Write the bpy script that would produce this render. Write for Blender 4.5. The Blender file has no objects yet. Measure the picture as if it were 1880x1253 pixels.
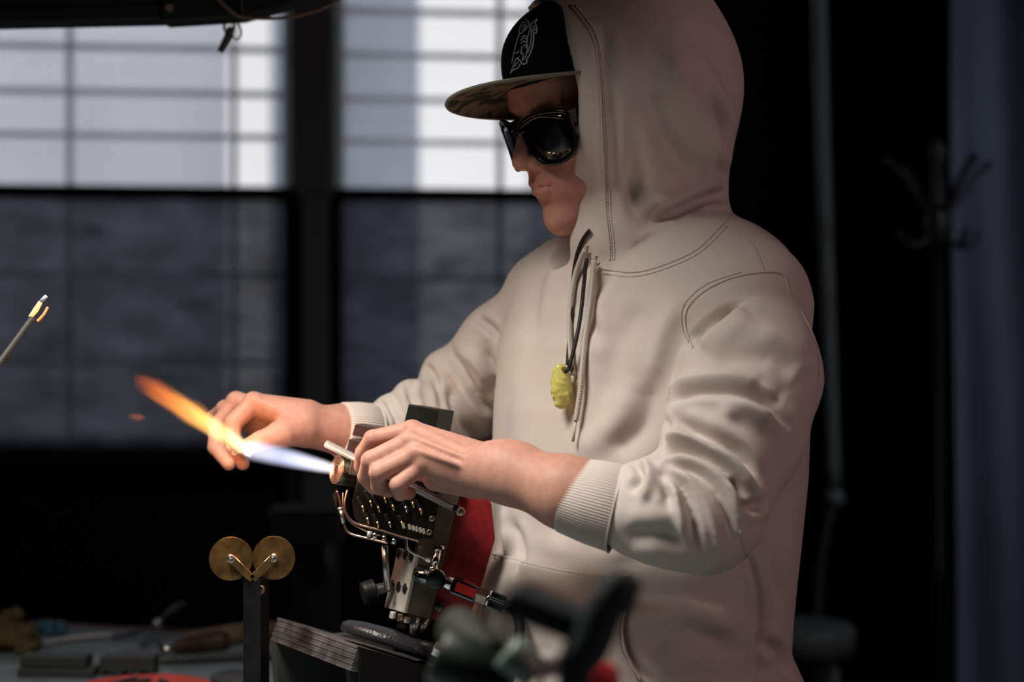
import bpy, bmesh, math, random
import numpy as np
from mathutils import Vector, Matrix
from mathutils.bvhtree import BVHTree

# ---------------------------------------------------------------- camera, world, lights, exposure
SC = bpy.context.scene
COL = SC.collection
F = 3133.0            # focal length in pixels of the 1880 px wide frame (60 mm lens)
CAMZ = 1.42
cam_d = bpy.data.cameras.new('camera')
cam = bpy.data.objects.new('camera', cam_d)
COL.objects.link(cam)
cam.location = (0, 0, CAMZ)
cam.rotation_euler = (math.pi/2, 0, 0)
cam_d.sensor_width = 36.0
cam_d.lens = 60.0
cam_d.clip_start = 0.05
cam_d.dof.use_dof = True
cam_d.dof.focus_distance = 1.82
cam_d.dof.aperture_fstop = 2.6
SC.camera = cam

w = bpy.data.worlds.new('world'); SC.world = w; w.use_nodes = True
bg = w.node_tree.nodes['Background']
bg.inputs[0].default_value = (0.55, 0.65, 0.9, 1); bg.inputs[1].default_value = 0.006

def area(name, loc, target, size, power, color, sy=None):
    l = bpy.data.lights.new(name, 'AREA'); l.shape = 'RECTANGLE'
    l.size = size; l.size_y = sy or size; l.energy = power; l.color = color
    o = bpy.data.objects.new(name, l); COL.objects.link(o); o.location = loc
    o.rotation_euler = (Vector(target)-Vector(loc)).to_track_quat('-Z', 'Y').to_euler()
    return o
def P(px, py, D): return Vector(((px-940.0)*D/F, D, CAMZ-(py-626.5)*D/F))
KEY = area('workbench_lamp_light', (-0.46, 1.42, 2.10), (-0.36, 1.52, 1.0), 0.36, 9.2, (1.0, 0.955, 0.87))
KEY.data.spread = math.radians(96)
FILL = area('pink_fill_light', (1.9, 0.45, 2.0), (0.25, 1.85, 1.4), 0.9, 7.5, (1.0, 0.66, 0.68))  # added pink fill for the right-hand and camera-facing sides, no actual lamp
BACK = area('background_fill_light', (1.9, 2.2, 2.95), (1.2, 3.9, 1.0), 0.5, 3.5, (0.75, 0.88, 1.0)); BACK.data.spread = math.radians(90)  # added cool light that lifts pipe, curtain and coat stand, no actual lamp
def point(name, loc, power, color, r):
    l = bpy.data.lights.new(name, 'POINT'); l.energy = power; l.color = color; l.shadow_soft_size = r
    o = bpy.data.objects.new(name, l); COL.objects.link(o); o.location = loc; return o
point('flame_light', P(400, 790, 1.86), 0.42, (1.0, 0.45, 0.14), 0.03)
point('flame_light', P(540, 838, 1.82), 0.22, (1.0, 0.62, 0.45), 0.02)

SC.view_settings.view_transform = 'Standard'
SC.view_settings.look = 'None'
SC.view_settings.gamma = 1.0
SC.view_settings.exposure = 0.0
SC.view_settings.use_curve_mapping = False
try:
    SC.cycles.use_denoising = True
    SC.cycles.max_bounces = 8
    SC.cycles.transparent_max_bounces = 12
    SC.cycles.sample_clamp_indirect = 4.0
    SC.cycles.volume_step_rate = 1.0
    SC.cycles.volume_max_steps = 256
except Exception: pass

# ---------------------------------------------------------------- materials
def srgb(r, g, b):
    f = lambda c: (c/255/12.92) if c/255 <= 0.04045 else ((c/255+0.055)/1.055)**2.4
    return (f(r), f(g), f(b), 1)
MATS = {}
def mat(name, col, rough=0.6, metal=0.0, noise=0.0, nscale=40, bump=0.0, bscale=300, emis=None, estr=0, trans=0, ior=1.45, spec=0.5, sheen=0, sss=0, col2=None, thr=None, stretch=None, coat=0):
    if name in MATS: return MATS[name]
    m = bpy.data.materials.new(name); m.use_nodes = True; MATS[name] = m
    nt = m.node_tree; N = nt.nodes; L = nt.links
    b = N['Principled BSDF']
    b.inputs['Base Color'].default_value = col; b.inputs['Roughness'].default_value = rough
    b.inputs['Metallic'].default_value = metal; b.inputs['IOR'].default_value = ior
    b.inputs['Specular IOR Level'].default_value = spec
    if trans: b.inputs['Transmission Weight'].default_value = trans
    if sheen: b.inputs['Sheen Weight'].default_value = sheen; b.inputs['Sheen Roughness'].default_value = 0.5
    if coat: b.inputs['Coat Weight'].default_value = coat
    if sss:
        b.inputs['Subsurface Weight'].default_value = sss
        b.inputs['Subsurface Radius'].default_value = (0.012, 0.005, 0.003); b.inputs['Subsurface Scale'].default_value = 1.0
    if emis: b.inputs['Emission Color'].default_value = emis; b.inputs['Emission Strength'].default_value = estr
    tc = N.new('ShaderNodeTexCoord'); src = tc.outputs['Object']
    if stretch:
        mp = N.new('ShaderNodeMapping'); mp.inputs['Scale'].default_value = stretch
        L.new(src, mp.inputs['Vector']); src = mp.outputs['Vector']
    if noise or col2:
        n = N.new('ShaderNodeTexNoise'); n.inputs['Scale'].default_value = nscale; n.inputs['Detail'].default_value = 6
        L.new(src, n.inputs['Vector'])
        r = N.new('ShaderNodeValToRGB'); L.new(n.outputs['Fac'], r.inputs['Fac'])
        c2 = col2 or tuple(list(c*(1-noise) for c in col[:3])+[1])
        lo, hi = thr or (0.35, 0.65)
        r.color_ramp.elements[0].position = lo; r.color_ramp.elements[0].color = c2
        r.color_ramp.elements[1].position = hi; r.color_ramp.elements[1].color = col
        L.new(r.outputs['Color'], b.inputs['Base Color'])
    if bump:
        n2 = N.new('ShaderNodeTexNoise'); n2.inputs['Scale'].default_value = bscale; n2.inputs['Detail'].default_value = 3
        L.new(src, n2.inputs['Vector'])
        bp = N.new('ShaderNodeBump'); bp.inputs['Strength'].default_value = bump; bp.inputs['Distance'].default_value = 0.001
        L.new(n2.outputs['Fac'], bp.inputs['Height']); L.new(bp.outputs['Normal'], b.inputs['Normal'])
    return m

# ---------------------------------------------------------------- object helpers
def obj(name, verts, faces, m=None, parent=None, smooth=True):
    me = bpy.data.meshes.new(name)
    verts = np.asarray([tuple(v) for v in verts], dtype=np.float32) if not isinstance(verts, np.ndarray) else verts.astype(np.float32)
    if isinstance(faces, np.ndarray) and faces.ndim == 2:
        n, k = faces.shape
        me.vertices.add(len(verts)); me.vertices.foreach_set('co', verts.ravel())
        me.loops.add(n*k); me.loops.foreach_set('vertex_index', faces.astype(np.int32).ravel())
        me.polygons.add(n); me.polygons.foreach_set('loop_start', np.arange(0, n*k, k, dtype=np.int32))
        me.polygons.foreach_set('loop_total', np.full(n, k, dtype=np.int32))
        me.update(calc_edges=True)
    else:
        me.from_pydata([tuple(map(float, v)) for v in verts], [], [tuple(map(int, f)) for f in faces]); me.update()
    if smooth and len(me.polygons): me.polygons.foreach_set('use_smooth', np.ones(len(me.polygons), dtype=bool))
    if m: me.materials.append(m)
    o = bpy.data.objects.new(name, me); COL.objects.link(o)
    if parent: o.parent = parent
    return o
def tag(o, label=None, cat=None, group=None, kind=None):
    if label: o['label'] = label
    if cat: o['category'] = cat
    if group: o['group'] = group
    if kind: o['kind'] = kind
    return o
def empty(name, loc=(0, 0, 0)):
    """an Empty standing at the thing's base; parts are given in world coordinates and shifted by adopt()"""
    o = bpy.data.objects.new(name, None); COL.objects.link(o); o.location = loc; o.empty_display_size = 0.05
    return o
def settle():
    """all parts were modelled in world space: move each mesh's data into its root's frame"""
    for o in list(COL.objects):
        if o.parent is None and o.type == 'EMPTY' and o.location.length > 0:
            off = o.location.copy()
            for c in o.children: c.location = c.location - off
class MB:
    """gathers shapes into one mesh"""
    def __init__(s): s.v = []; s.f = []; s.smooth = []
    def add(s, v, f, sm=True):
        n = len(s.v); s.v += [Vector(x) for x in v]; s.f += [tuple(i+n for i in q) for q in f]; s.smooth += [sm]*len(f); return s
    def box(s, c, size, R=None, bev=0.0):
        R = R or Matrix.Identity(3); hx, hy, hz = (x/2 for x in size); c = Vector(c)
        if bev <= 0:
            v = [c + R @ Vector((x, y, z)) for x in (-hx, hx) for y in (-hy, hy) for z in (-hz, hz)]
            return s.add(v, [(0,1,3,2),(4,6,7,5),(0,4,5,1),(2,3,7,6),(0,2,6,4),(1,5,7,3)], False)
        b = bmesh.new(); bmesh.ops.create_cube(b, size=1)
        bmesh.ops.scale(b, vec=size, verts=b.verts)
        bmesh.ops.bevel(b, geom=b.edges[:], offset=bev, segments=2, profile=0.5, affect='EDGES')
        b.verts.ensure_lookup_table(); v = [c + R @ x.co for x in b.verts]; f = [tuple(q.index for q in p.verts) for p in b.faces]
        b.free(); return s.add(v, f, False)
    def prism(s, poly, ext, bev=0.0):
        """poly: list of 3D points of the front face, ext: vector to the back face"""
        b = bmesh.new(); ext = Vector(ext)
        A = [b.verts.new(p) for p in poly]; B = [b.verts.new(Vector(p)+ext) for p in poly]
        b.faces.new(A); b.faces.new(B[::-1]); n = len(A)
        for i in range(n): b.faces.new((A[i], B[i], B[(i+1) % n], A[(i+1) % n]))
        bmesh.ops.recalc_face_normals(b, faces=b.faces[:])
        if bev: bmesh.ops.bevel(b, geom=b.edges[:], offset=bev, segments=2, profile=0.5, affect='EDGES')
        b.verts.index_update(); v = [x.co.copy() for x in b.verts]; f = [tuple(q.index for q in p.verts) for p in b.faces]
        b.free(); return s.add(v, f, False)
    def lathe(s, prof, o, d, seg=28, close=True, sm=True):
        """prof: (along, radius) list; axis from o in direction d"""
        o = Vector(o); d = Vector(d).normalized(); u = d.orthogonal().normalized(); w_ = d.cross(u)
        v = []; f = []
        for t, r in prof:
            for i in range(seg):
                a = 2*math.pi*i/seg; v.append(o+d*t+(u*math.cos(a)+w_*math.sin(a))*r)
        for j in range(len(prof)-1):
            for i in range(seg):
                k = (i+1) % seg; f.append((j*seg+i, j*seg+k, (j+1)*seg+k, (j+1)*seg+i))
        if close: f.append(tuple(range(seg))[::-1]); f.append(tuple(range((len(prof)-1)*seg, len(prof)*seg)))
        return s.add(v, f, sm)
    def cyl(s, a, b, r, r2=None, seg=20, bev=0.0):
        a = Vector(a); b = Vector(b); L_ = (b-a).length; r2 = r if r2 is None else r2
        p = [(0, r), (L_, r2)] if not bev else [(0, r-bev), (bev, r), (L_-bev, r2), (L_, r2-bev)]
        s.lathe(p, a, b-a, seg, True, False)
        n = seg*(len(p)-1)
        for i in range(len(s.smooth)-n-2, len(s.smooth)-2): s.smooth[i] = True
        return s
    def hexa(s, a, b, r):
        return s.lathe([(0, r*.93), (.0006, r), ((Vector(b)-Vector(a)).length-.0006, r), ((Vector(b)-Vector(a)).length, r*.93)], a, Vector(b)-Vector(a), 6, True, False)
    def sphere(s, c, r, seg=16):
        r = r if hasattr(r, '__len__') else (r, r, r); c = Vector(c); v = []; f = []; n = seg//2
        for j in range(1, n):
            t = math.pi*j/n
            for i in range(seg):
                a = 2*math.pi*i/seg; v.append(c+Vector((r[0]*math.sin(t)*math.cos(a), r[1]*math.sin(t)*math.sin(a), r[2]*math.cos(t))))
        v.append(c+Vector((0, 0, r[2]))); v.append(c-Vector((0, 0, r[2])))
        for j in range(n-2):
            for i in range(seg): k = (i+1) % seg; f.append((j*seg+i, (j+1)*seg+i, (j+1)*seg+k, j*seg+k))
        for i in range(seg): k = (i+1) % seg; f.append((len(v)-2, i, k)); f.append((len(v)-1, (n-2)*seg+k, (n-2)*seg+i))
        return s.add(v, f)
    def tube(s, pts, r, seg=8, smooth_n=6, caps=True):
        pts = [Vector(p) for p in pts]
        rs = list(r) if hasattr(r, '__len__') else [r]*len(pts)
        if smooth_n > 1 and len(pts) > 2:
            q = []; rr = []
            for i in range(len(pts)-1):
                p0 = pts[max(i-1, 0)]; p1 = pts[i]; p2 = pts[i+1]; p3 = pts[min(i+2, len(pts)-1)]
                for k in range(smooth_n):
                    t = k/smooth_n
                    q.append(0.5*((2*p1)+(p2-p0)*t+(2*p0-5*p1+4*p2-p3)*t*t+(3*p1-p0-3*p2+p3)*t**3)); rr.append(rs[i]*(1-t)+rs[i+1]*t)
            q.append(pts[-1]); rr.append(rs[-1]); pts, rs = q, rr
        v = []; f = []; u = None
        for i, p in enumerate(pts):
            d = (pts[min(i+1, len(pts)-1)]-pts[max(i-1, 0)])
            if d.length < 1e-9: d = Vector((0, 0, 1))
            d.normalize()
            u = d.orthogonal().normalized() if u is None else (u-d*u.dot(d)).normalized()
            w_ = d.cross(u)
            for k in range(seg):
                a = 2*math.pi*k/seg; v.append(p+(u*math.cos(a)+w_*math.sin(a))*rs[i])
        for i in range(len(pts)-1):
            for k in range(seg): j = (k+1) % seg; f.append((i*seg+k, i*seg+j, (i+1)*seg+j, (i+1)*seg+k))
        if caps: f.append(tuple(range(seg))[::-1]); f.append(tuple(range((len(pts)-1)*seg, len(pts)*seg)))
        return s.add(v, f)
    def build(s, name, m=None, parent=None):
        o = obj(name, s.v, s.f, m, parent, False)
        o.data.polygons.foreach_set('use_smooth', np.array(s.smooth, dtype=bool))
        return o
def rot(axis, deg): return Matrix.Rotation(math.radians(deg), 3, axis)

# ---------------------------------------------------------------- implicit surfaces (signed distances, surface nets)
def V(a): return np.array(a, dtype=np.float64)
def smin(a, b, k):
    h = np.maximum(k-np.abs(a-b), 0.0)/k
    return np.minimum(a, b)-h*h*h*k/6
def smax(a, b, k): return -smin(-a, -b, k)
class Field:
    def __init__(s): s.ops = []
    def op(s, fn, lo, hi, k, mode=0): s.ops.append((fn, V(lo), V(hi), k, mode)); return s
    def cone(s, a, b, ra, rb, k=0.006, mode=0):
        a = V(a); b = V(b); ba = b-a; l2 = max(ba @ ba, 1e-12)
        def fn(p):
            pa = p-a; t = np.clip((pa @ ba)/l2, 0, 1)
            q = pa-t[:, None]*ba
            return np.sqrt((q*q).sum(1))-(ra+(rb-ra)*t)
        r = max(ra, rb)
        return s.op(fn, np.minimum(a, b)-r, np.maximum(a, b)+r, k, mode)
    def chain(s, pts, rs, k=0.006, mode=0):
        for i in range(len(pts)-1): s.cone(pts[i], pts[i+1], rs[i], rs[i+1], k, mode)
        return s
    def ell(s, c, r, R=None, k=0.01, mode=0):
        """R: 3x3 rows = local axes in world"""
        c = V(c); r = V(r); R = np.eye(3) if R is None else np.asarray(R, float)
        def fn(p):
            q = (p-c) @ R.T
            k0 = np.sqrt(((q/r)**2).sum(1)); k1 = np.sqrt(((q/(r*r))**2).sum(1))
            return k0*(k0-1)/np.maximum(k1, 1e-9)
        m = r.max()
        return s.op(fn, c-m, c+m, k, mode)
    def __call__(s, p):
        d = np.full(len(p), 0.5)
        for fn, lo, hi, k, mode in s.ops:
            mg = 0.03+k
            m = np.all((p > lo-mg) & (p < hi+mg), axis=1)
            if not m.any(): continue
            q = p[m]; e = fn(q)
            d[m] = smin(d[m], e, k) if mode == 0 else smax(d[m], -e, k)
        return d
    def bounds(s):
        A = [o for o in s.ops if o[4] == 0]
        return np.min([o[1] for o in A], 0)-0.01, np.max([o[2] for o in A], 0)+0.01
def surface(fn, lo, hi, h, B=8, slack=1.6):
    """surface nets over the blocks that the surface crosses"""
    lo = V(lo); n = np.ceil((V(hi)-lo)/(h*B)).astype(int)+1
    gi = np.stack(np.meshgrid(*[np.arange(k) for k in n], indexing='ij'), -1).reshape(-1, 3)
    cen = lo+(gi+0.5)*h*B
    act = gi[np.abs(fn(cen)) < h*B*0.87*slack+h]
    I = np.arange(B+1)
    loc = np.stack(np.meshgrid(I, I, I, indexing='ij'), -1).reshape(-1, 3)
    vals = np.empty((len(act), (B+1)**3), dtype=np.float32)
    step = 1500
    for i in range(0, len(act), step):
        a = act[i:i+step]
        g = (a[:, None, :]*B+loc[None]).reshape(-1, 3)
        vals[i:i+step] = fn(lo+g*h).reshape(len(a), -1)
    vals = vals.reshape(-1, B+1, B+1, B+1)
    ins = vals < 0
    mx = ins[:, :-1, :-1, :-1].copy(); mn = mx.copy()
    for dx in (0, 1):
        for dy in (0, 1):
            for dz in (0, 1):
                c = ins[:, dx:B+dx, dy:B+dy, dz:B+dz]; mx |= c; mn &= c
    cb, ci, cj, ck = np.nonzero(mx & ~mn)
    S = int((n.max()+2)*B)
    cell = act[cb]*B+np.stack([ci, cj, ck], 1)
    key = (cell[:, 0]*S+cell[:, 1])*S+cell[:, 2]
    pos = np.zeros((len(cb), 3)); cnt = np.zeros(len(cb))
    C = [(0,0,0),(1,0,0),(0,1,0),(0,0,1),(1,1,0),(1,0,1),(0,1,1),(1,1,1)]
    cv = {c: vals[cb, ci+c[0], cj+c[1], ck+c[2]].astype(float) for c in C}
    for a in C:
        for ax in range(3):
            if a[ax]: continue
            b = list(a); b[ax] = 1; b = tuple(b)
            va, vb = cv[a], cv[b]; m = (va < 0) != (vb < 0)
            t = np.where(m, va/np.where(m, va-vb, 1), 0)
            q = np.array(a, float)[None].repeat(len(t), 0); q[:, ax] = t
            pos[m] += q[m]; cnt[m] += 1
    verts = lo+(cell+pos/np.maximum(cnt, 1)[:, None])*h
    o = np.argsort(key); ks = key[o]
    faces = []
    for ax in range(3):
        sl0 = [slice(None)]+[slice(0, B)]*3; sl1 = [slice(None)]+[slice(0, B)]*3
        sl1[ax+1] = slice(1, B+1)
        A = ins[tuple(sl0)]; Bm = ins[tuple(sl1)]
        eb, ei, ej, ek = np.nonzero(A != Bm)
        sgn = A[eb, ei, ej, ek]
        g = act[eb]*B+np.stack([ei, ej, ek], 1)
        u, w_ = [(1, 2), (2, 0), (0, 1)][ax]
        idx = []
        ok = np.ones(len(g), bool)
        for du, dw in ((-1, -1), (0, -1), (0, 0), (-1, 0)):
            c = g.copy(); c[:, u] += du; c[:, w_] += dw
            kk = (c[:, 0]*S+c[:, 1])*S+c[:, 2]
            p = np.clip(np.searchsorted(ks, kk), 0, len(ks)-1)
            ok &= ks[p] == kk; idx.append(o[p])
        q = np.stack(idx, 1)
        q[~sgn] = q[~sgn][:, ::-1]
        faces.append(q[ok])
    return verts, np.concatenate(faces)
def smooth_mesh(v, f, it=2, lam=0.5):
    e = np.concatenate([f[:, [0, 1]], f[:, [1, 2]], f[:, [2, 3]], f[:, [3, 0]]])
    for _ in range(it):
        acc = np.zeros_like(v); c = np.zeros(len(v))
        for a in range(3):
            acc[:, a] = np.bincount(e[:, 0], v[e[:, 1], a], len(v))+np.bincount(e[:, 1], v[e[:, 0], a], len(v))
        c = np.bincount(e[:, 0], minlength=len(v))+np.bincount(e[:, 1], minlength=len(v))
        v = v+lam*(acc/np.maximum(c, 1)[:, None]-v)
    return v
def normals(v, f):
    n = np.cross(v[f[:, 2]]-v[f[:, 0]], v[f[:, 3]]-v[f[:, 1]])
    N = np.zeros_like(v)
    for k in range(4):
        for a in range(3): N[:, a] += np.bincount(f[:, k], n[:, a], len(v))
    return N/np.maximum(np.linalg.norm(N, axis=1), 1e-12)[:, None]
def project(v): return 940+v[:, 0]*F/v[:, 1], 626.5-(v[:, 2]-CAMZ)*F/v[:, 1]
def fold(v, N, strokes, mask=None):
    """press soft creases (negative) and ridges (positive, mm) into the cloth along lines drawn on its camera side"""
    x, y = project(v); view = V((0, 0, CAMZ))-v; view /= np.linalg.norm(view, axis=1)[:, None]
    fac = np.clip((N*view).sum(1)*2.2, 0, 1)
    D = np.zeros(len(v))
    for pts, wd, amp in strokes:
        pts = catmull(pts, 5)
        best = np.full(len(v), 1e9)
        lo = pts.min(0)-wd*3; hi = pts.max(0)+wd*3
        m = (x > lo[0]) & (x < hi[0]) & (y > lo[1]) & (y < hi[1]) & (fac > 0)
        if mask is not None: m &= mask
        if not m.any(): continue
        xm, ym = x[m], y[m]; bm = np.full(m.sum(), 1e9); tm = np.zeros(m.sum()); n = len(pts)-1
        for i in range(n):
            a = pts[i]; b = pts[i+1]; ab = b-a; t = np.clip(((xm-a[0])*ab[0]+(ym-a[1])*ab[1])/max(ab @ ab, 1e-9), 0, 1)
            d = np.hypot(xm-a[0]-t*ab[0], ym-a[1]-t*ab[1]); u = d < bm
            bm[u] = d[u]; tm[u] = (i+t[u])/n
        env = np.clip(np.minimum(tm, 1-tm)*4+0.25, 0, 1)
        s = bm/wd
        prof = np.exp(-s*s*2) if amp > 0 else (np.exp(-s*s*2.6)-0.35*np.exp(-(s-1.5)**2*2.0))
        D[m] += amp*1e-3*prof*env
    return v+N*(D*fac)[:, None]
def catmull(pts, n):
    p = [np.array(q, float) for q in pts]
    if len(p) < 3: return np.array(p)
    out = []
    for i in range(len(p)-1):
        a, b, c, d = p[max(i-1, 0)], p[i], p[i+1], p[min(i+2, len(p)-1)]
        for k in range(n):
            t = k/n; out.append(0.5*(2*b+(c-a)*t+(2*a-5*b+4*c-d)*t*t+(3*b-a-3*c+d)*t**3))
    out.append(p[-1]); return np.array(out)
# ================================================================ THE ROOM
def structure(o): o['kind'] = 'structure'; return o
wc = SC.world.node_tree.nodes['Background']; wc.inputs[0].default_value = (0.95, 0.925, 0.91, 1); wc.inputs[1].default_value = 1.55
WALL = mat('dark_wall', (0.006, 0.006, 0.0065, 1), 0.9, spec=0.1, noise=.3, nscale=4)
FLOOR = mat('dark_floor', (0.02, 0.02, 0.02, 1), 0.8, spec=0.2, noise=.4, nscale=3, bump=.2)
FRM = mat('window_frame_paint', (0.10, 0.115, 0.105, 1), 0.7)
BLACKF = mat('black_frame', (0.004, 0.004, 0.005, 1), 0.8, spec=0.2)
we = Vector((math.cos(math.radians(6.5)), math.sin(math.radians(6.5)), 0)); wn = Vector((we.y, -we.x, 0)); W0 = Vector((-1.35, 4.5, 0))
WR = Matrix((we, -wn, Vector((0, 0, 1)))).transposed()
def WP(s, z, out=0.0): return W0+we*s-wn*out+Vector((0, 0, z))
def ws(px):   # distance along the window wall that a column of the picture meets
    k = (px-940)/F; return (k*W0.y-W0.x)/(we.x-k*we.y)
def wbox(mb, s0, s1, z0, z1, d0, d1, bev=0): mb.box(WP((s0+s1)/2, (z0+z1)/2, (d0+d1)/2), (s1-s0, d1-d0, z1-z0), WR, bev)
sA0, sA1, sB0, sB1 = -0.9, ws(538), ws(613), ws(1310)
ZS, ZR, ZT = 1.13, 1.835, 2.75
b = MB()
wbox(b, -1.6, 4.2, -0.0, ZS, .05, .25); wbox(b, -1.6, 4.2, ZT, 3.1, .05, .25); wbox(b, -1.6, sA0, ZS, ZT, .05, .25); wbox(b, sB1, 4.2, ZS, ZT, .05, .25)
structure(b.build('wall_back', WALL))
b = MB(); b.box((0.4, 2.4, -.05), (6.5, 6.2, .1)); structure(b.build('floor', FLOOR))
b = MB(); b.box((0.4, 2.4, 3.1), (6.5, 6.2, .1)); structure(b.build('ceiling', WALL))
b = MB(); b.box((-2.85, 2.2, 1.5), (.1, 6.6, 3.2)); structure(b.build('wall_left', WALL))
b = MB(); b.box((2.85, 2.4, 1.5), (.1, 6.6, 3.2)); structure(b.build('wall_right', WALL))
b = MB(); b.box((0, -.7, 1.5), (5.8, .1, 3.2)); structure(b.build('wall_front', WALL))
# post between the windows
b = MB(); wbox(b, sA1, sB0, ZR-.02, ZT, -.02, .1, .006); wbox(b, ws(554), ws(604), 0, ZR-.02, -.02, .1, .006); wbox(b, sA1-.01, sB0+.01, 0, ZR-.02, .02, .15); structure(b.build('trim_1', FRM))
b = MB(); wbox(b, sA0, sB1, ZS-.04, ZS, -.06, .1, .004); structure(b.build('trim_2', BLACKF))
def sheer(name, tr, trc, dif, mott=0.0):
    m = bpy.data.materials.new(name); m.use_nodes = True; N = m.node_tree.nodes; L = m.node_tree.links; N.remove(N['Principled BSDF'])
    o = N['Material Output']; T = N.new('ShaderNodeBsdfTransparent'); Q = N.new('ShaderNodeBsdfTranslucent'); Dd = N.new('ShaderNodeBsdfDiffuse')
    M = N.new('ShaderNodeMixShader'); A = N.new('ShaderNodeMixShader'); M.inputs[0].default_value = 1-tr; A.inputs[0].default_value = .35
    T.inputs[0].default_value = trc; Q.inputs[0].default_value = dif; Dd.inputs[0].default_value = dif
    if mott:
        tc = N.new('ShaderNodeTexCoord'); n = N.new('ShaderNodeTexNoise'); n.inputs['Scale'].default_value = 7; n.inputs['Detail'].default_value = 5; n.inputs['Roughness'].default_value = .65
        mp = N.new('ShaderNodeMapping'); mp.inputs['Scale'].default_value = (1, 1, 2.2); L.new(tc.outputs['Object'], mp.inputs[0]); L.new(mp.outputs[0], n.inputs['Vector'])
        r = N.new('ShaderNodeValToRGB'); r.color_ramp.elements[0].position = .32; r.color_ramp.elements[1].position = .7
        r.color_ramp.elements[0].color = tuple(c*(1-mott) for c in trc[:3])+(1,); r.color_ramp.elements[1].color = tuple(c*(1+mott) for c in trc[:3])+(1,)
        L.new(n.outputs['Fac'], r.inputs[0]); L.new(r.outputs[0], T.inputs[0])
        r3 = N.new('ShaderNodeValToRGB'); r3.color_ramp.elements[0].position = .35; r3.color_ramp.elements[1].position = .66; r3.color_ramp.elements[0].color = tuple(c*.55 for c in dif[:3])+(1,); r3.color_ramp.elements[1].color = tuple(c*1.15 for c in dif[:3])+(1,); L.new(n.outputs['Fac'], r3.inputs[0]); L.new(r3.outputs[0], Q.inputs[0])
    L.new(Q.outputs[0], A.inputs[1]); L.new(Dd.outputs[0], A.inputs[2]); L.new(T.outputs[0], M.inputs[1]); L.new(A.outputs[0], M.inputs[2]); L.new(M.outputs[0], o.inputs['Surface'])
    return m
SHEER = sheer('sheer_blind', .55, (.95, .95, .98, 1), (.80, .80, .86, 1))
SCREEN = sheer('dark_screen', .72, (.040, .040, .044, 1), (.27, .29, .35, 1), .5)
GLASS = mat('window_glass', (1, 1, 1, 1), 0.0, trans=1, ior=1.45)
def pane_mat():
    m = bpy.data.materials.new('pane'); m.use_nodes = True; N = m.node_tree.nodes; L = m.node_tree.links; N.remove(N['Principled BSDF'])
    T = N.new('ShaderNodeBsdfTransparent'); G_ = N.new('ShaderNodeBsdfGlossy'); G_.inputs['Roughness'].default_value = .02; M = N.new('ShaderNodeMixShader'); M.inputs[0].default_value = .0
    T.inputs[0].default_value = (.95, .97, .97, 1); L.new(T.outputs[0], M.inputs[1]); L.new(G_.outputs[0], M.inputs[2]); L.new(M.outputs[0], N['Material Output'].inputs['Surface']); return m
PANE = pane_mat()
BAR = mat('muntin_paint', (0.55, 0.57, 0.62, 1), 0.6)
def window(name, s0, s1, vs, hs):
    b = MB()
    for a, c in ((s0, s0+.03), (s1-.03, s1)): wbox(b, a, c, ZS, ZT, .06, .14)
    wbox(b, s0+.03, s1-.03, ZS, ZS+.03, .06, .14); wbox(b, s0+.03, s1-.03, ZT-.03, ZT, .06, .14)
    root = structure(b.build(name, BLACKF))
    for v_ in vs: b = MB(); wbox(b, v_-.008, v_+.008, ZS, ZT, .09, .12); b.build('muntin', BAR, root)
    for z in hs: b = MB(); wbox(b, s0+.03, s1-.03, z-.007, z+.007, .09, .12); b.build('muntin', BAR, root)
    ed = [s0+.03]+sorted(vs)+[s1-.03]; zz = [ZS+.03]+sorted(hs)+[ZT-.03]
    for i in range(len(ed)-1):
        for j in range(len(zz)-1):
            q = [WP(ed[i], zz[j], .105), WP(ed[i+1], zz[j], .105), WP(ed[i+1], zz[j+1], .105), WP(ed[i], zz[j+1], .105)]
            obj('pane', q, [(0, 1, 2, 3)], PANE, root, False)
    b = MB(); wbox(b, s0+.012, s1-.012, ZR-.035, ZR, .0, .05, .003); b.build('blind_rail', BLACKF, root)
    def cloth(nm, a0, a1, z0, z1, m, d=.03, wv=.0015):
        nu, nv = 60, 20; v = [WP(a0+(a1-a0)*i/nu, z0+(z1-z0)*j/nv, d+wv*math.sin(i*.9)+wv*math.sin(j*1.1+i*.2)) for j in range(nv+1) for i in range(nu+1)]
        obj(nm, v, [(j*(nu+1)+i, j*(nu+1)+i+1, (j+1)*(nu+1)+i+1, (j+1)*(nu+1)+i) for j in range(nv) for i in range(nu)], m, root)
    cloth('upper_blind', s0+.004, s1-.004, ZR, ZT-.01, SHEER); cloth('lower_screen', s0+.02, s1-.02, ZS+.005, ZR-.03, SCREEN)
    b = MB(); wbox(b, s0-.005, s0+.022, ZS, ZR, -.005, .05, .003); b.build('blind_rail', BLACKF, root)
    b = MB(); wbox(b, s1-.022, s1+.005, ZS, ZR, -.005, .05, .003); b.build('blind_rail', BLACKF, root)
    return root
zz_ = [1.36, 1.60]+[P(0, y, 4.62).z for y in (248, 168, 85, 3)]+[2.48]
window('window_1', sA0, sA1, [ws(-190), ws(118), ws(427)], zz_)
window('window_2', sB0, sB1, [ws(925), ws(1200)], [z-.008 for z in zz_])
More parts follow.
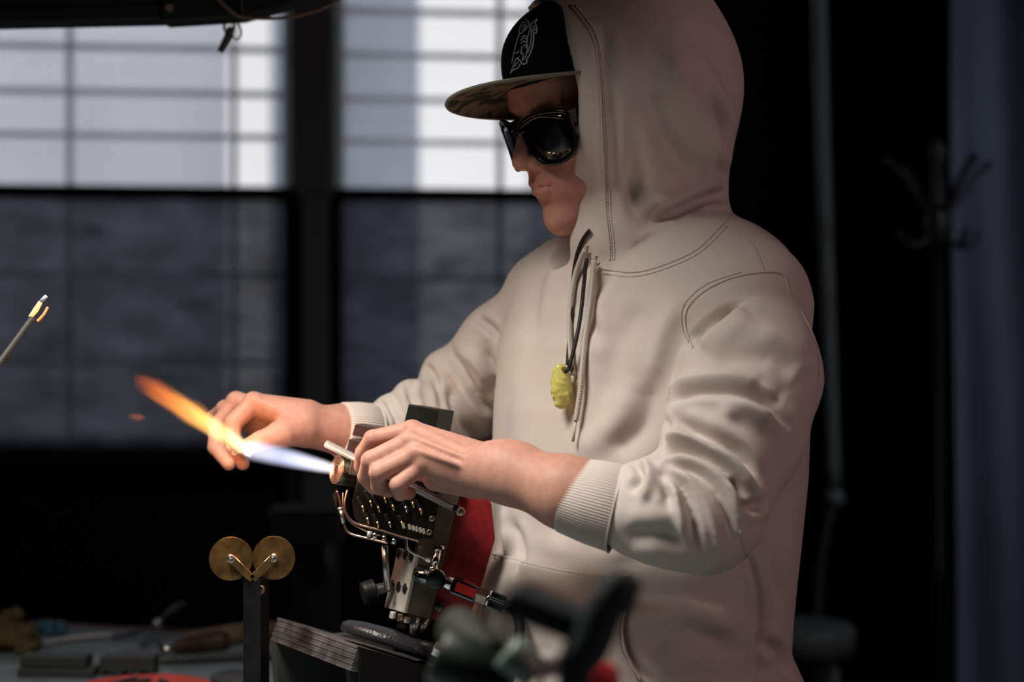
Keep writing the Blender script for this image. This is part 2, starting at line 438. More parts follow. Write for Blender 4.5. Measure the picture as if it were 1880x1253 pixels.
# the street outside: house walls lit by the sky
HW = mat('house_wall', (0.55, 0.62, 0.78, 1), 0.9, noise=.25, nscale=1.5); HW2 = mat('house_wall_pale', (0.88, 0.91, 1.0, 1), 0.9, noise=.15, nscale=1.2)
ext = []
def house(px0, px1, D, m, top, label):
    t = empty('house', ((px0+px1-1880)/2*D/F, D, -1)); tag(t, label, 'building')
    x0, x1 = (px0-940)*D/F, (px1-940)*D/F; xb = x1*(D+2)/D-.1 if x1 < 0 else x1
    for nm, z0, z1, e in (('wall', -1, top, 0), ('roof_edge', top, top+.16, .1)):
        b = MB(); b.prism([Vector((x0-e, D-e, z0)), Vector((x1+e, D-e, z0)), Vector((xb+e, D+2, z0)), Vector((x0-e, D+2, z0))], (0, 0, z1-z0)); b.build(nm, m, t)
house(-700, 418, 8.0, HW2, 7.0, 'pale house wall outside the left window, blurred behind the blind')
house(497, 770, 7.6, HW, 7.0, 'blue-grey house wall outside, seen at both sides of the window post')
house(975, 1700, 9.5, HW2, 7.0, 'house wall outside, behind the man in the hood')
b = MB(); b.box((0, 9, -1.1), (40, 9, .2)); structure(b.build('ground', mat('street', (.25, .26, .28, 1), .9)))
# pale pipe on the right, coat stand, curtain, stool
PIPE = mat('pale_pipe', (0.10, 0.125, 0.12, 1), 0.5)
t = empty('pipe', (P(1490, 1180, 3.9).x, 3.9, 0)); tag(t, 'pale vertical pipe standing behind the man, out of focus', 'pipe')
b = MB(); b.tube([P(1500, -400, 3.9), P(1505, 0, 3.9), P(1512, 300, 3.9), P(1523, 640, 3.9), P(1531, 900, 3.9)], .0165, 16, 4); b.build('upper_pipe', PIPE, t)
b = MB(); b.sphere(P(1532, 915, 3.9), .024); b.build('coupling', PIPE, t)
b = MB(); b.tube([P(1531, 918, 3.9), P(1512, 1000, 3.9), P(1503, 1080, 3.9), P(1500, 1200, 3.9), Vector((P(1498, 0, 3.9).x, 3.9, 0))], .010, 12, 5); b.build('lower_pipe', mat('grey_pipe', (.03, .036, .036, 1), .5), t)
WOODD = mat('dark_coat_stand', (0.010, 0.006, 0.005, 1), 0.5)
cx = P(1722, 0, 3.75).x
t = empty('coat_stand', (cx, 3.75, 0)); tag(t, 'dark coat stand with curled hooks beside the curtain', 'coat stand')
b = MB(); b.lathe([(0, .02), (.9, .016), (.92, .024), (.95, .016), (1.62, .015), (1.64, .026), (1.70, .028), (1.72, .014), (1.80, .012), (1.84, .018), (1.87, .004)], (cx, 3.75, 0), (0, 0, 1), 16); b.build('pole', WOODD, t)
for k in range(4):
    a = k*math.pi/2+.35; d = Vector((math.cos(a), math.sin(a), 0)); o = Vector((cx, 3.75, 1.68))
    b = MB(); b.tube([o, o+d*.05+Vector((0, 0, .05)), o+d*.09+Vector((0, 0, .10)), o+d*.13+Vector((0, 0, .13))], [.008, .008, .007, .008], 8); b.sphere(o+d*.13+Vector((0, 0, .13)), .011); b.build('upper_hook', WOODD, t)
    b = MB(); b.tube([o+Vector((0, 0, -.02)), o+d*.04+Vector((0, 0, -.045)), o+d*.08+Vector((0, 0, -.05)), o+d*.105+Vector((0, 0, -.02))], .007, 8); b.build('lower_hook', WOODD, t)
    b = MB(); b.tube([(cx, 3.75, .12), Vector((cx, 3.75, .08))+d*.12, Vector((cx, 3.75, .02))+d*.24], .014, 8); b.build('foot', WOODD, t)
CUR = mat('curtain_cloth', (0.13, 0.15, 0.20, 1), 0.9, noise=.25, nscale=3)
v = []; nu, nv = 120, 24; x0, x1 = P(1768, 0, 3.9).x, 2.6
for j in range(nv+1):
    for i in range(nu+1):
        u = i/nu; z = .04+2.9*j/nv; v.append((x0+(x1-x0)*u+.01*math.sin(z*2), 3.95+.045*math.sin(u*34+.5*math.sin(z*1.3))+.02*math.sin(u*71+z), z))
o = obj('curtain', v, [(j*(nu+1)+i, j*(nu+1)+i+1, (j+1)*(nu+1)+i+1, (j+1)*(nu+1)+i) for j in range(nv) for i in range(nu)], CUR)
md = o.modifiers.new('t', 'SOLIDIFY'); md.thickness = .004; tag(o, 'blue-grey curtain hanging in folds at the right edge', 'curtain')
STL = mat('stool_paint', (0.07, 0.075, 0.072, 1), 0.6)
sx = P(1468, 0, 3.6).x
t = empty('stool', (sx, 3.6, 0)); tag(t, 'grey stool behind the man, beside the pale pipe', 'stool')
b = MB(); b.lathe([(0, .10), (.006, .115), (.05, .118), (.062, .11), (.066, .09)], (sx, 3.6, .76), (0, 0, 1), 28); b.build('seat', STL, t)
for k in range(4):
    a = math.pi/4+k*math.pi/2; d = Vector((math.cos(a), math.sin(a), 0)); b = MB(); b.cyl(Vector((sx, 3.6, 0))+d*.16, Vector((sx, 3.6, .77))+d*.08, .012); b.build('leg', STL, t)
b = MB(); b.tube([Vector((sx, 3.6, .28))+Vector((math.cos(a), math.sin(a), 0))*.135 for a in np.linspace(0, 6.283, 25)], .007, 8, 1); b.build('foot_ring', STL, t)
# dark machine on the far side of the room
DM = mat('machine_grey', (0.02, 0.022, 0.024, 1), 0.5)
mx = P(565, 0, 3.6).x
t = empty('machine', (mx, 3.6, 0)); tag(t, 'dark grey machine on a stand, faint behind the torch', 'machine')
b = MB(); b.box((mx, 3.6, 1.03), (.16, .14, .08), bev=.008); b.build('head', DM, t)
b = MB(); b.box((mx, 3.63, .86), (.10, .10, .26), bev=.006); b.box((mx, 3.63, .38), (.26, .24, .70), bev=.006); b.box((mx, 3.63, .015), (.32, .3, .03)); b.build('column', DM, t)
b = MB(); b.cyl(P(600, 1000, 3.53), P(603, 1062, 3.53), .012); b.cyl(P(600, 1010, 3.53), P(590, 1006, 3.60), .006); b.build('lever', STL, t)
# dark lamp housing above the bench with hook and cord
HS = mat('housing_paint', (0.012, 0.020, 0.018, 1), 0.45, bump=.2, bscale=60)
hD = 2.25
t = empty('lamp_housing', P(200, -60, hD)); tag(t, 'long dark green lamp housing hanging over the bench at the top left', 'lamp')
b = MB(); b.prism([P(-500, 64, hD), P(0, 55, hD), P(312, 48, hD), P(312, -60, hD), P(-500, -60, hD)], (0, -.05, 0), .002); b.build('housing', HS, t)
b = MB(); b.prism([P(-500, 30, hD-.054), P(0, 22, hD-.054), P(305, 15, hD-.054), P(305, 10, hD-.054), P(0, 16, hD-.054), P(-500, 24, hD-.054)], (0, .006, 0)); b.build('ridge', HS, t)
b = MB(); b.prism([P(310, 52, hD-.01), P(452, 43, hD-.01), P(565, 12, hD-.01), P(640, -30, hD-.01), P(310, -60, hD-.01)], (0, -.045, 0), .002); b.build('end_bracket', HS, t)
b = MB(); b.hexa(P(311, 14, hD-.05), P(311, 14, hD-.064), .0055); b.build('screw', mat('old_steel', (.25, .22, .18, 1), .5, 1), t)
b = MB(); b.tube([P(388, -20, hD-.065), P(410, 8, hD-.065), P(440, 30, hD-.065), P(480, 34, hD-.065), P(530, 32, hD-.065), P(575, 22, hD-.065), P(600, 12, hD-.065), P(625, -4, hD-.065), P(640, -40, hD-.065)], .0022, 8); b.build('cord', mat('old_cord', (.16, .13, .10, 1), .8), t)
b = MB(); b.cyl(P(440, -40, hD-.062), P(446, 26, hD-.062), .0015); b.build('wire', HS, t)
rnd = [P(421+9*math.cos(a), 48+14*math.sin(a), hD-.01) for a in np.linspace(0, 6.283, 17)]
b = MB(); b.tube(rnd, .0022, 8, 1); b.tube([P(437, 40, hD-.01), P(443, 58, hD-.01), P(440, 70, hD-.01), P(432, 72, hD-.01), P(425, 62, hD-.01)], .0012, 6); b.build('ring', HS, t)
b = MB(); b.tube([P(424, 50, hD-.015), P(421, 62, hD-.015), P(412, 80, hD-.015), P(404, 96, hD-.015)], [.004, .0055, .0048, .0042], 10); b.build('hook_clip', mat('clip_metal', (.10, .10, .085, 1), .5, .6), t)
for x_ in (-.9, -.15):
    b = MB(); b.cyl((x_, hD+.08, P(0, -58, hD).z), (x_, hD+.08, 3.05), .006); b.build('hanger_rod', HS, t)
# ================================================================ THE PERSON
person = empty('person', (0.15, 1.97, 0.0))
tag(person, 'person in cream hoodie, black cap and sunglasses, leaning over a torch with both arms forward', 'person')
SKIN = mat('skin', (0.50, 0.25, 0.185, 1), 0.55, noise=0.12, nscale=120, bump=0.25, bscale=700, sss=0.12, spec=0.35)
# ---- head frame: x towards the person's left (camera side), y forward, z up
TH, PI_ = math.radians(60), math.radians(16)
hf = V((-math.sin(TH)*math.cos(PI_), -math.cos(TH)*math.cos(PI_), -math.sin(PI_)))
hl = V((math.cos(TH), -math.sin(TH), 0))
hu = np.cross(hl, hf); hu = hu if hu[2] > 0 else -hu
HR = np.array([hl, hf, hu])
HC = V(P(1105, 213, 1.92))
def H(x, y, z): return HC+(hl*x+hf*y+hu*z)*0.001
mm = 0.001
def pp(px, py, D): return V(P(px, py, D))
def pr(px, D): return px*D/F

body = Field()
body.ell(H(0, -12, 28), (.076, .096, .090), HR, .01)
body.ell(H(0, 22, -20), (.062, .078, .088), HR, .02)
body.ell(H(0, 66, 45), (.056, .034, .044), HR, .03)              # forehead
for s in (-1, 1):
    body.cone(H(50*s, 0, -62), H(10*s, 76, -96), .014, .014, .03)  # jaw
    body.ell(H(38*s, 62, -22), (.024, .024, .022), HR, .02)         # cheek bone
    body.ell(H(26*s, 60, -52), (.024, .026, .028), HR, .025)
    body.cone(H(14*s, 93, 30), H(42*s, 82, 30), .008, .007, .014)   # brow
    body.ell(H(80*s, -8, -2), (.007, .018, .032), HR, .006)         # ear
body.ell(H(0, 78, -58), (.032, .026, .030), HR, .02)
body.ell(H(0, 84, -98), (.021, .017, .018), HR, .02)               # chin
body.cone(H(0, 96, 14), H(0, 118, -26), .0075, .0095, .012)       # nose
body.cone(H(0, 112, -27), H(0, 104, -32), .010, .009, .006)
for s in (-1, 1): body.ell(H(12*s, 104, -29), (.0065, .010, .0085), HR, .006)
for s in (-1, 1): body.ell(H(9*s, 108, -38.5), (.0028, .005, .0030), HR, .003, 1)
body.ell(H(0, 93, -46), (.020, .013, .016), HR, .012)
body.ell(H(0, 101.5, -53), (.019, .0065, .0050), HR, .007)
body.ell(H(0, 101, -63), (.017, .0070, .0052), HR, .007)
for s in (-1, 1): body.cone(H(0, 111, -57.5), H(23*s, 96, -58.5), .0009, .0007, .003, 1)
body.ell(H(0, 108, -41), (.0035, .004, .009), HR, .005, 1)        # philtrum
body.ell(H(0, 107, -76), (.015, .007, .004), HR, .010, 1)
for s in (-1, 1): body.ell(H(32*s, 92, 10), (.016, .010, .012), HR, .012, 1)
for s in (-1, 1): body.ell(H(31*s, 78, 8), (.014, .014, .014), HR, .004)
body.cone(H(0, -25, -50), pp(1150, 520, 1.97), .056, .062, .03)    # neck
# hidden torso inside the hoodie
TC = lambda py: pp(1187, py, 1.96)
body.chain([pp(1160, 540, 1.97), TC(700), TC(900), TC(1300)], [.075, .085, .085, .085], .03)
NS, FS = pp(1385, 590, 1.83), pp(1000, 560, 2.06)
body.cone(pp(1160, 545, 1.97), NS, .06, .045, .03); body.cone(pp(1160, 545, 1.97), FS, .06, .045, .03)
# left arm (camera side)
EL = pp(1300, 935, 1.69)
body.chain([NS, EL, pp(1180, 932, 1.695), pp(1040, 905, 1.712), pp(940, 871, 1.74), pp(895, 862, 1.75)], [.045, .040, .036, .0340, .0275, .0250], .03)
body.ell(pp(925, 862, 1.742), (.04, .022, .0285), None, .02)
# palm and fingers of the left hand
def hand(metas, fingers, k1=.010, k2=.0035):
    for a, b, ra, rb in metas: body.cone(a, b, ra, rb, k1)
    for pts, rs in fingers:
        f = Field()
        f.chain(pts, rs, .004)
        lo, hi = f.bounds()
        body.op(f, lo, hi, k2)
W1 = [pp(880, 838, 1.765), pp(880, 850, 1.755), pp(880, 865, 1.752), pp(875, 882, 1.757)]
MC = [pp(757, 791, 1.790), pp(752, 812, 1.772), pp(762, 835, 1.762), pp(775, 855, 1.762)]
hand([(W1[0], MC[0], .0155, .0105), (W1[1], MC[1], .0155, .0110), (W1[2], MC[2], .0155, .0105), (W1[3], MC[3], .0155, .0100),
      (pp(880, 872, 1.785), pp(775, 838, 1.80), .020, .015), (pp(880, 890, 1.775), pp(800, 878, 1.782), .016, .014),
      (pp(860, 885, 1.80), pp(770, 862, 1.835), .016, .011)],
     [([MC[0], pp(684, 806, 1.787), pp(667, 832, 1.800), pp(662, 858, 1.812)], [.0108, .0092, .0085, .0074]),
      ([MC[1], pp(680, 845, 1.762), pp(672, 876, 1.778), pp(686, 896, 1.800)], [.0112, .0094, .0086, .0074]),
      ([MC[2], pp(694, 868, 1.752), pp(696, 894, 1.768), pp(714, 902, 1.792)], [.0108, .0092, .0084, .0072]),
      ([MC[3], pp(730, 890, 1.752), pp(735, 906, 1.764), pp(752, 906, 1.786)], [.0100, .0086, .0078, .0068]),
      ([pp(830, 872, 1.81), pp(740, 858, 1.84), pp(690, 850, 1.835), pp(668, 846, 1.826)], [.013, .0115, .0095, .008])])
for a, b in ((pp(850, 826, 1.748), pp(768, 788, 1.779)), (pp(855, 842, 1.738), pp(765, 806, 1.760)), (pp(855, 858, 1.736), pp(775, 830, 1.750))):
    body.cone(a, b, .0020, .0030, .008)   # tendons
for c in MC: body.ell(c+V((0, -.005, .003)), (.008, .0085, .0075), None, .008)
# right arm (far side)
ER = pp(860, 755, 2.13)
body.chain([FS, ER, pp(740, 785, 2.06), pp(640, 791, 1.998), pp(565, 783, 1.975)], [.045, .040, .030, .0272, .0250], .03)
W2 = pp(548, 778, 1.97)
M2 = [pp(466, 741, 1.975), pp(434, 740, 1.995), pp(414, 752, 2.015), pp(402, 768, 2.03)]
hand([(pp(560, 770, 1.975), M2[0], .0235, .0125), (pp(560, 775, 1.985), M2[1], .022, .0125), (pp(560, 783, 1.99), M2[2], .020, .0115), (pp(556, 790, 1.995), M2[3], .019, .0105),
      (pp(552, 785, 1.965), pp(515, 797, 1.945), .0225, .0160)],
     [([M2[0], pp(428, 778, 1.962), pp(428, 806, 1.955), pp(441, 824, 1.945)], [.0125, .0105, .0090, .0078]),
      ([M2[1], pp(398, 785, 1.985), pp(396, 822, 1.972), pp(420, 852, 1.958)], [.0120, .0100, .0092, .0080]),
      ([M2[2], pp(392, 768, 2.035), pp(402, 815, 2.0), pp(446, 852, 1.968)], [.0105, .0090, .0090, .0078]),
      ([M2[3], pp(392, 790, 2.045), pp(412, 830, 2.03), pp(440, 850, 2.0)], [.0095, .0080, .0080, .0070]),
      ([pp(520, 797, 1.945), pp(478, 810, 1.932), pp(448, 823, 1.934)], [.0160, .0112, .0088])])
for c in M2[:2]: body.ell(c+V((0, -.002, .004)), (.009, .009, .0085), None, .008)
body.cone(pp(540, 768, 1.955), pp(475, 738, 1.964), .003, .004, .010)

lo, hi = body.bounds()
bv, bf = surface(body, lo, hi, 0.0019)
bv = smooth_mesh(bv, bf, 1, 0.4)
BO = obj('body', bv, bf, SKIN, person)

# ---- hoodie
HOOD = mat('hoodie_fleece', (0.61, 0.53, 0.475, 1), 0.95, noise=0.06, nscale=14, bump=0.30, bscale=900, spec=0.12, sheen=0.12)
nt_ = V((-math.sin(math.radians(50)), -math.cos(math.radians(50)), 0)); lt_ = V((math.cos(math.radians(50)), -math.sin(math.radians(50)), 0))
TS = [(430, 1190, .13, .085), (500, 1192, .172, .108), (560, 1195, .194, .122), (640, 1190, .200, .135), (750, 1188, .198, .146), (870, 1185, .195, .150),
      (1000, 1178, .189, .150), (1060, 1165, .190, .158), (1140, 1153, .190, .165), (1190, 1152, .188, .165), (1245, 1166, .194, .172), (1300, 1170, .198, .172), (1380, 1172, .186, .160)]
tz = V([P(0, t[0], 1.95).z for t in TS])[::-1]
tcx = V([(t[1]-940)*1.95/F for t in TS])[::-1]; ta = V([t[2] for t in TS])[::-1]; tb = V([t[3] for t in TS])[::-1]
def torso_fn(p):
    cx = np.interp(p[:, 2], tz, tcx); a = np.interp(p[:, 2], tz, ta); b = np.interp(p[:, 2], tz, tb)
    q = p-np.stack([cx, np.full(len(p), 1.95), p[:, 2]], 1)
    u = (q @ lt_)/a; v_ = (q @ nt_)/b
    r = (np.abs(u)**2.25+np.abs(v_)**2.25)**(1/2.25)
    d = (r-1)*np.minimum(a, b)*0.95
    return smax(smax(d, p[:, 2]-tz[-1], .07), tz[0]-p[:, 2], .02)
torso = Field().op(torso_fn, (-.2, 1.7, tz[0]), (.5, 2.25, tz[-1]), .02)
torso.cone(pp(1190, 452, 1.96), pp(1375, 545, 1.84), .062, .062, .05)
torso.cone(pp(1150, 470, 1.98), pp(1005, 540, 2.06), .055, .050, .05)
torso.ell(pp(1290, 520, 1.95), (.11, .10, .075), None, .05)     # upper back
sleeve = Field()
sleeve.chain([pp(1392, 600, 1.83), pp(1378, 690, 1.78), pp(1350, 790, 1.735), pp(1305, 900, 1.70)], [.056, .071, .069, .060], .03)
sleeve.chain([pp(1312, 895, 1.70), pp(1290, 945, 1.69), pp(1215, 938, 1.69), pp(1168, 936, 1.697)], [.050, .055, .0505, .0440], .03)
fsleeve = Field()
fsleeve.chain([pp(1000, 570, 2.05), pp(930, 645, 2.09), pp(868, 715, 2.12), pp(800, 770, 2.09), pp(730, 790, 2.04), pp(694, 795, 2.018)], [.052, .060, .058, .047, .037, .032], .02)
for c, r in ((pp(905, 610, 2.08), .030), (pp(822, 690, 2.10), .034), (pp(757, 735, 2.06), .026), (pp(722, 762, 2.04), .026), (pp(692, 782, 2.015), .022)):
    fsleeve.ell(c, (r, r, r), None, .012)
# openings at the wrists
hood = Field()
hood.ell(pp(1182, 170, 1.94), (pr(176, 1.94), .142, pr(232, 1.94)), None, .03)
hood.ell(pp(1070, 185, 1.935), (pr(190, 1.94), .125, pr(205, 1.94)), None, .05)
hood.cone(pp(1202, 310, 1.95), pp(1212, 440, 1.95), .080, .082, .04)
hood.cone(pp(1148, 330, 1.925), pp(1138, 440, 1.905), .066, .060, .04)
hood.ell(pp(1283, 160, 1.95), (pr(76, 1.95), .085, pr(118, 1.95)), None, .02)
hn = V((-.93, -.36, -.10)); hn /= np.linalg.norm(hn); hp0 = pp(1054, 230, 1.83)
hinner = Field()
hinner.ell(pp(1165, 160, 1.94), (pr(150, 1.94), .128, pr(205, 1.94)), None, .03)
hinner.ell(pp(1050, 190, 1.935), (pr(200, 1.94), .115, pr(190, 1.94)), None, .04)
hinner.cone(pp(1125, 330, 1.93), pp(1122, 430, 1.93), .052, .040, .04)
hinner.cone(pp(1010, 330, 1.93), pp(1040, 440, 1.93), .052, .036, .04)
def hood_fn(p):
    d = hood(p)
    d = smax(d, (p-hp0) @ hn, .012)
    m = d < .06
    e = d.copy(); e[m] = smax(d[m], -hinner(p[m]), .006)
    return e
def hoodie_fn(p):
    t = torso(p); s = sleeve(p); f = fsleeve(p)
    d = smin(t, f, .012); d = smin(d, s, .010)
    lo_h = p[:, 2] > 1.36
    if lo_h.any(): d[lo_h] = smin(d[lo_h], hood_fn(p[lo_h]), .018)
    # throat opening
    m = (p[:, 2] > 1.44) & (p[:, 2] < 1.70) & (d < .1)
    if m.any(): d[m] = smax(d[m], -hinner(p[m]), .006)
    return d
hv, hfc = surface(hoodie_fn, (-.24, 1.60, tz[0]-.02), (.45, 2.28, 1.86), 0.0028)
hv = smooth_mesh(hv, hfc, 3, 0.5)
N_ = normals(hv, hfc)
dt, ds, df, dh = torso(hv), sleeve(hv), fsleeve(hv), hood(hv)
DD = np.stack([dt, ds, df, dh], 1); pid = DD.argmin(1)
SL = [([(1272, 622), (1308, 590), (1352, 550)], 24, -14), ([(1288, 645), (1325, 600), (1366, 566)], 14, 4),
      ([(1217, 712), (1288, 701), (1352, 699), (1430, 728)], 15, 5.5), ([(1222, 745), (1250, 728), (1290, 720), (1352, 724), (1400, 741), (1445, 782)], 12, -11),
      ([(1380, 700), (1440, 738)], 30, -4), ([(1300, 668), (1400, 655), (1460, 690)], 30, -4),
      ([(1325, 765), (1360, 750), (1420, 775)], 26, 5), ([(1240, 775), (1290, 800), (1350, 830), (1385, 880)], 18, -9),
      ([(1225, 790), (1280, 820), (1350, 870), (1390, 925)], 12, 4),
      ([(1200, 842), (1244, 830), (1290, 840), (1332, 864), (1362, 900), (1388, 928)], 11, -13), ([(1222, 816), (1290, 815), (1350, 850), (1385, 895)], 16, 6),
      ([(1218, 850), (1262, 846), (1305, 862), (1340, 900), (1360, 945)], 9, 7), ([(1232, 856), (1275, 868), (1312, 900), (1338, 950), (1345, 990)], 10, -10),
      ([(1228, 862), (1265, 884), (1296, 925), (1315, 985), (1318, 1020)], 10, 7), ([(1222, 866), (1250, 895), (1270, 945), (1284, 1005)], 11, -10),
      ([(1210, 866), (1236, 905), (1250, 955), (1256, 1005)], 12, 5), ([(1345, 885), (1356, 905), (1366, 938)], 9, -8), ([(1362, 925), (1380, 933), (1400, 922)], 12, -8),
      ([(1211, 863), (1222, 890), (1230, 926)], 12, -7), ([(1164, 850), (1178, 874), (1162, 898)], 10, -6), ([(1185, 850), (1195, 885), (1180, 920)], 12, 4),
      ([(1150, 985), (1210, 985), (1270, 1000)], 26, -3.5), 
      ([(1215, 760), (1228, 800), (1210, 830)], 9, -6), ([(1395, 610), (1450, 640), (1480, 690)], 30, 3)]
FL = [([(828, 647), (846, 681), (868, 716), (890, 745), (912, 756)], 12, -11), ([(879, 587), (899, 600), (914, 620)], 10, -8), ([(826, 705), (832, 739), (857, 783), (879, 812)], 17, -11),
      ([(756, 690), (760, 714)], 7, -8), ([(745, 699), (757, 734), (765, 760)], 8, -8), ([(707, 730), (725, 761), (734, 783)], 9, -6), ([(690, 742), (702, 765), (708, 790)], 8, -4),
      ([(780, 670), (800, 700), (812, 760)], 10, -4), ([(850, 640), (880, 670), (900, 700)], 14, 4), ([(890, 640), (905, 690), (905, 720)], 14, -5)]
TL = [([(1152, 1100), (1148, 1160), (1158, 1205), (1188, 1250)], 10, -8), ([(1115, 500), (1092, 540), (1085, 580), (1095, 620)], 16, -5), ([(1060, 540), (1075, 600), (1065, 660)], 22, -3), ([(1245, 560), (1215, 620), (1195, 700)], 26, 4.5),
      ([(1180, 560), (1130, 640), (1110, 740)], 34, -3), ([(1160, 720), (1130, 790), (1060, 830)], 40, 4), ([(1200, 700), (1180, 780), (1120, 830)], 30, -5),
      ([(960, 600), (955, 720), (960, 850)], 34, 3), ([(940, 960), (958, 1010), (950, 1060)], 12, -3.5), ([(925, 930), (930, 990), (935, 1030)], 9, 3), ([(1150, 1075), (1230, 1110), (1330, 1090)], 36, -4),
      ([(1180, 1200), (1260, 1160), (1340, 1190)], 30, -5), ([(1160, 1140), (1250, 1120), (1350, 1160)], 28, 4), ([(1372, 1010), (1395, 1120), (1385, 1253)], 9, -5),
      ([(1430, 900), (1415, 1000), (1435, 1120)], 24, -4), ([(1400, 1180), (1430, 1200), (1455, 1253)], 16, -6), ([(1160, 1000), (1090, 1030), (1000, 1000)], 34, 3), ([(1010, 470), (985, 520), (975, 600)], 18, -4)]
HL = [([(1310, 170), (1330, 240), (1322, 300), (1345, 345)], 16, -9), ([(1230, 90), (1260, 170), (1310, 260), (1330, 310)], 26, 4), ([(1190, 150), (1215, 240), (1270, 320)], 34, -5),
      ([(1150, 200), (1170, 300), (1165, 380)], 30, -3.5), ([(1200, 400), (1250, 385), (1340, 352)], 18, -9), ([(1190, 430), (1240, 415), (1320, 372)], 16, 5), ([(1150, 330), (1180, 400), (1230, 430)], 26, -4),
      ([(1105, 60), (1125, 200), (1128, 380)], 16, -2.5), ([(1270, 60), (1320, 110), (1350, 180)], 22, -3)]
for strokes, k, am in ((TL, 0, 1.5), (SL, 1, 1.8), (FL, 2, 1.8), (HL, 3, 2.2)):
    hv = fold(hv, N_, [(a, w_, max(-w_*.8, min(w_*.6, m_*am))) for a, w_, m_ in strokes], pid == k)
hv = smooth_mesh(hv, hfc, 2, 0.5)
HO = obj('hoodie', hv, hfc, HOOD, person)
tag(HO, 'cream fleece hoodie with its hood pulled up')
bvh = BVHTree.FromPolygons([Vector(x) for x in hv], [tuple(q) for q in hfc])
eye = Vector((0, 0, CAMZ))
def cast(px, py, off=0.0):
    d = (P(px, py, 2.0)-eye).normalized()
    hit, n, i, dist = bvh.ray_cast(eye, d)
    if hit is None: return None
    return hit+n*off
def castline(pts, n=6, off=0.0):
    out = []
    for q in catmull(pts, n):
        h = cast(q[0], q[1], off)
        if h is not None and (not out or abs((h-out[-1]).y) < .05): out.append(h)
    return out
SEAM = mat('hoodie_seam', (0.56, 0.50, 0.44, 1), 0.95, spec=0.1)
def seam(pts, r=.0009, off=.0002, par=None, name='seam'):
    l = castline(pts, 8, off)
    if len(l) > 2: MB().tube(l, r, 6, 1).build(name, SEAM, HO)
def stitches(pts, gap=7):
    l = castline(pts, 30, .0006); b = MB(); acc = 0; last = l[0] if l else None
    for i in range(1, len(l)):
        acc += (l[i]-l[i-1]).length
        if acc > gap*.0006:
            d = (l[i]-l[i-1]).normalized()*.0012; b.tube([l[i]-d, l[i]+d], .0005, 5, 1); acc = 0
    if b.v: b.build('stitching', SEAM, HO)
rim = [(1048, 10), (1085, 60), (1098, 120), (1104, 200), (1108, 300), (1112, 380), (1118, 440), (1120, 478)]
seam(rim, .0011); seam([(x+8, y) for x, y in rim], .0011); stitches([(x+4, y) for x, y in rim], 5)
seam([(1100, 492), (1160, 500), (1215, 488), (1280, 458), (1330, 410), (1365, 378)], .0011); seam([(1100, 500), (1160, 508), (1220, 494), (1285, 464), (1335, 416)], .0008)
seam([(1272, 640), (1258, 600), (1262, 565), (1300, 530), (1360, 506), (1432, 502), (1450, 540), (1480, 590), (1500, 640), (1503, 690)], .0012)
seam([(1264, 630), (1251, 598), (1255, 560), (1297, 522), (1360, 500)], .0008)
seam([(1340, 420), (1375, 440), (1392, 470), (1403, 500)], .0009)
seam([(1358, 975), (1378, 1060), (1390, 1160), (1388, 1250)], .0010)
# pocket panel, standing 3 mm proud of the front
def patch(Lc, Rc, name, off, nu=60, nv=60):
    Lc = catmull(Lc, 20); Rc = catmull(Rc, 20); vs = []; fs = []; ok = {}
    def at(c, t):
        i = t*(len(c)-1); k = min(int(i), len(c)-2); return c[k]+(c[k+1]-c[k])*(i-k)
    for j in range(nv+1):
        a, b2 = at(Lc, j/nv), at(Rc, j/nv)
        for i in range(nu+1):
            u = i/nu; q = a+(b2-a)*u; q[1] += 14*math.sin(math.pi*u)*(1-j/nv)*.5
            h = cast(q[0], q[1])
            if h is None: continue
            n = bvh.find_nearest(h)[1]; edge = min(u*nu, (nu-i), j*1.0, 3)/3
            ok[i, j] = len(vs); vs.append(h+n*(off*(.4+.6*edge)))
    for (i, j) in list(ok):
        q = [(i, j), (i, j+1), (i+1, j+1), (i+1, j)]
        if all(k in ok for k in q): fs.append([ok[k] for k in q])
    o = obj(name, vs, fs, HOOD, HO); md = o.modifiers.new('thick', 'SOLIDIFY'); md.thickness = .003; md.offset = -1
    return o
patch([(914, 1018), (902, 1060), (890, 1110), (884, 1170), (886, 1250), (890, 1285)], [(1138, 1060), (1146, 1100), (1138, 1150), (1142, 1195), (1172, 1250), (1185, 1285)], 'front_pocket', .0060)
seam([(909, 1018), (950, 1030), (1000, 1043), (1070, 1054), (1138, 1059), (1158, 1057)], .0022, .003); seam([(912, 1026), (950, 1038), (1000, 1051), (1070, 1062), (1135, 1067)], .0009, .004)
seam([(1142, 1066), (1144, 1110), (1138, 1160), (1147, 1205), (1174, 1250)], .0018, .003)
seam([(908, 1030), (892, 1080), (874, 1140)], .0013, .002)
# ribbed cuffs: lofts whose radius ripples with the ribs
def cuff(a, b, ra, rb, ribs, name='cuff', sq=1.0, amp=.0006):
    a = Vector(a); b = Vector(b); d = (b-a).normalized(); u = Vector((0, 0, 1)); u = (u-d*u.dot(d)).normalized(); w_ = d.cross(u)
    seg = ribs*4; v = []; f = []; L_ = (b-a).length
    prof = [(.03, -.006), (.0, -.004), (-.0, 0), (.03, .001), (.5, .0015), (.93, .0), (.96, -.0012), (1.0, .001)]
    for t, dr in prof:
        for i in range(seg):
            an = 2*math.pi*i/seg; r = (ra*(1-t)+rb*t)+dr+amp*math.cos(an*ribs)*(1 if dr > -.003 else 0)
            v.append(a+d*(L_*t)+(u*math.cos(an)+w_*math.sin(an)*sq)*r)
    for j in range(len(prof)-1):
        for i in range(seg): k = (i+1) % seg; f.append((j*seg+i, (j+1)*seg+i, (j+1)*seg+k, j*seg+k))
    return obj(name, v, f, HOOD, HO)
cuff(P(1037, 908, 1.712), P(1138, 935, 1.70), .0365, .0445, 88)
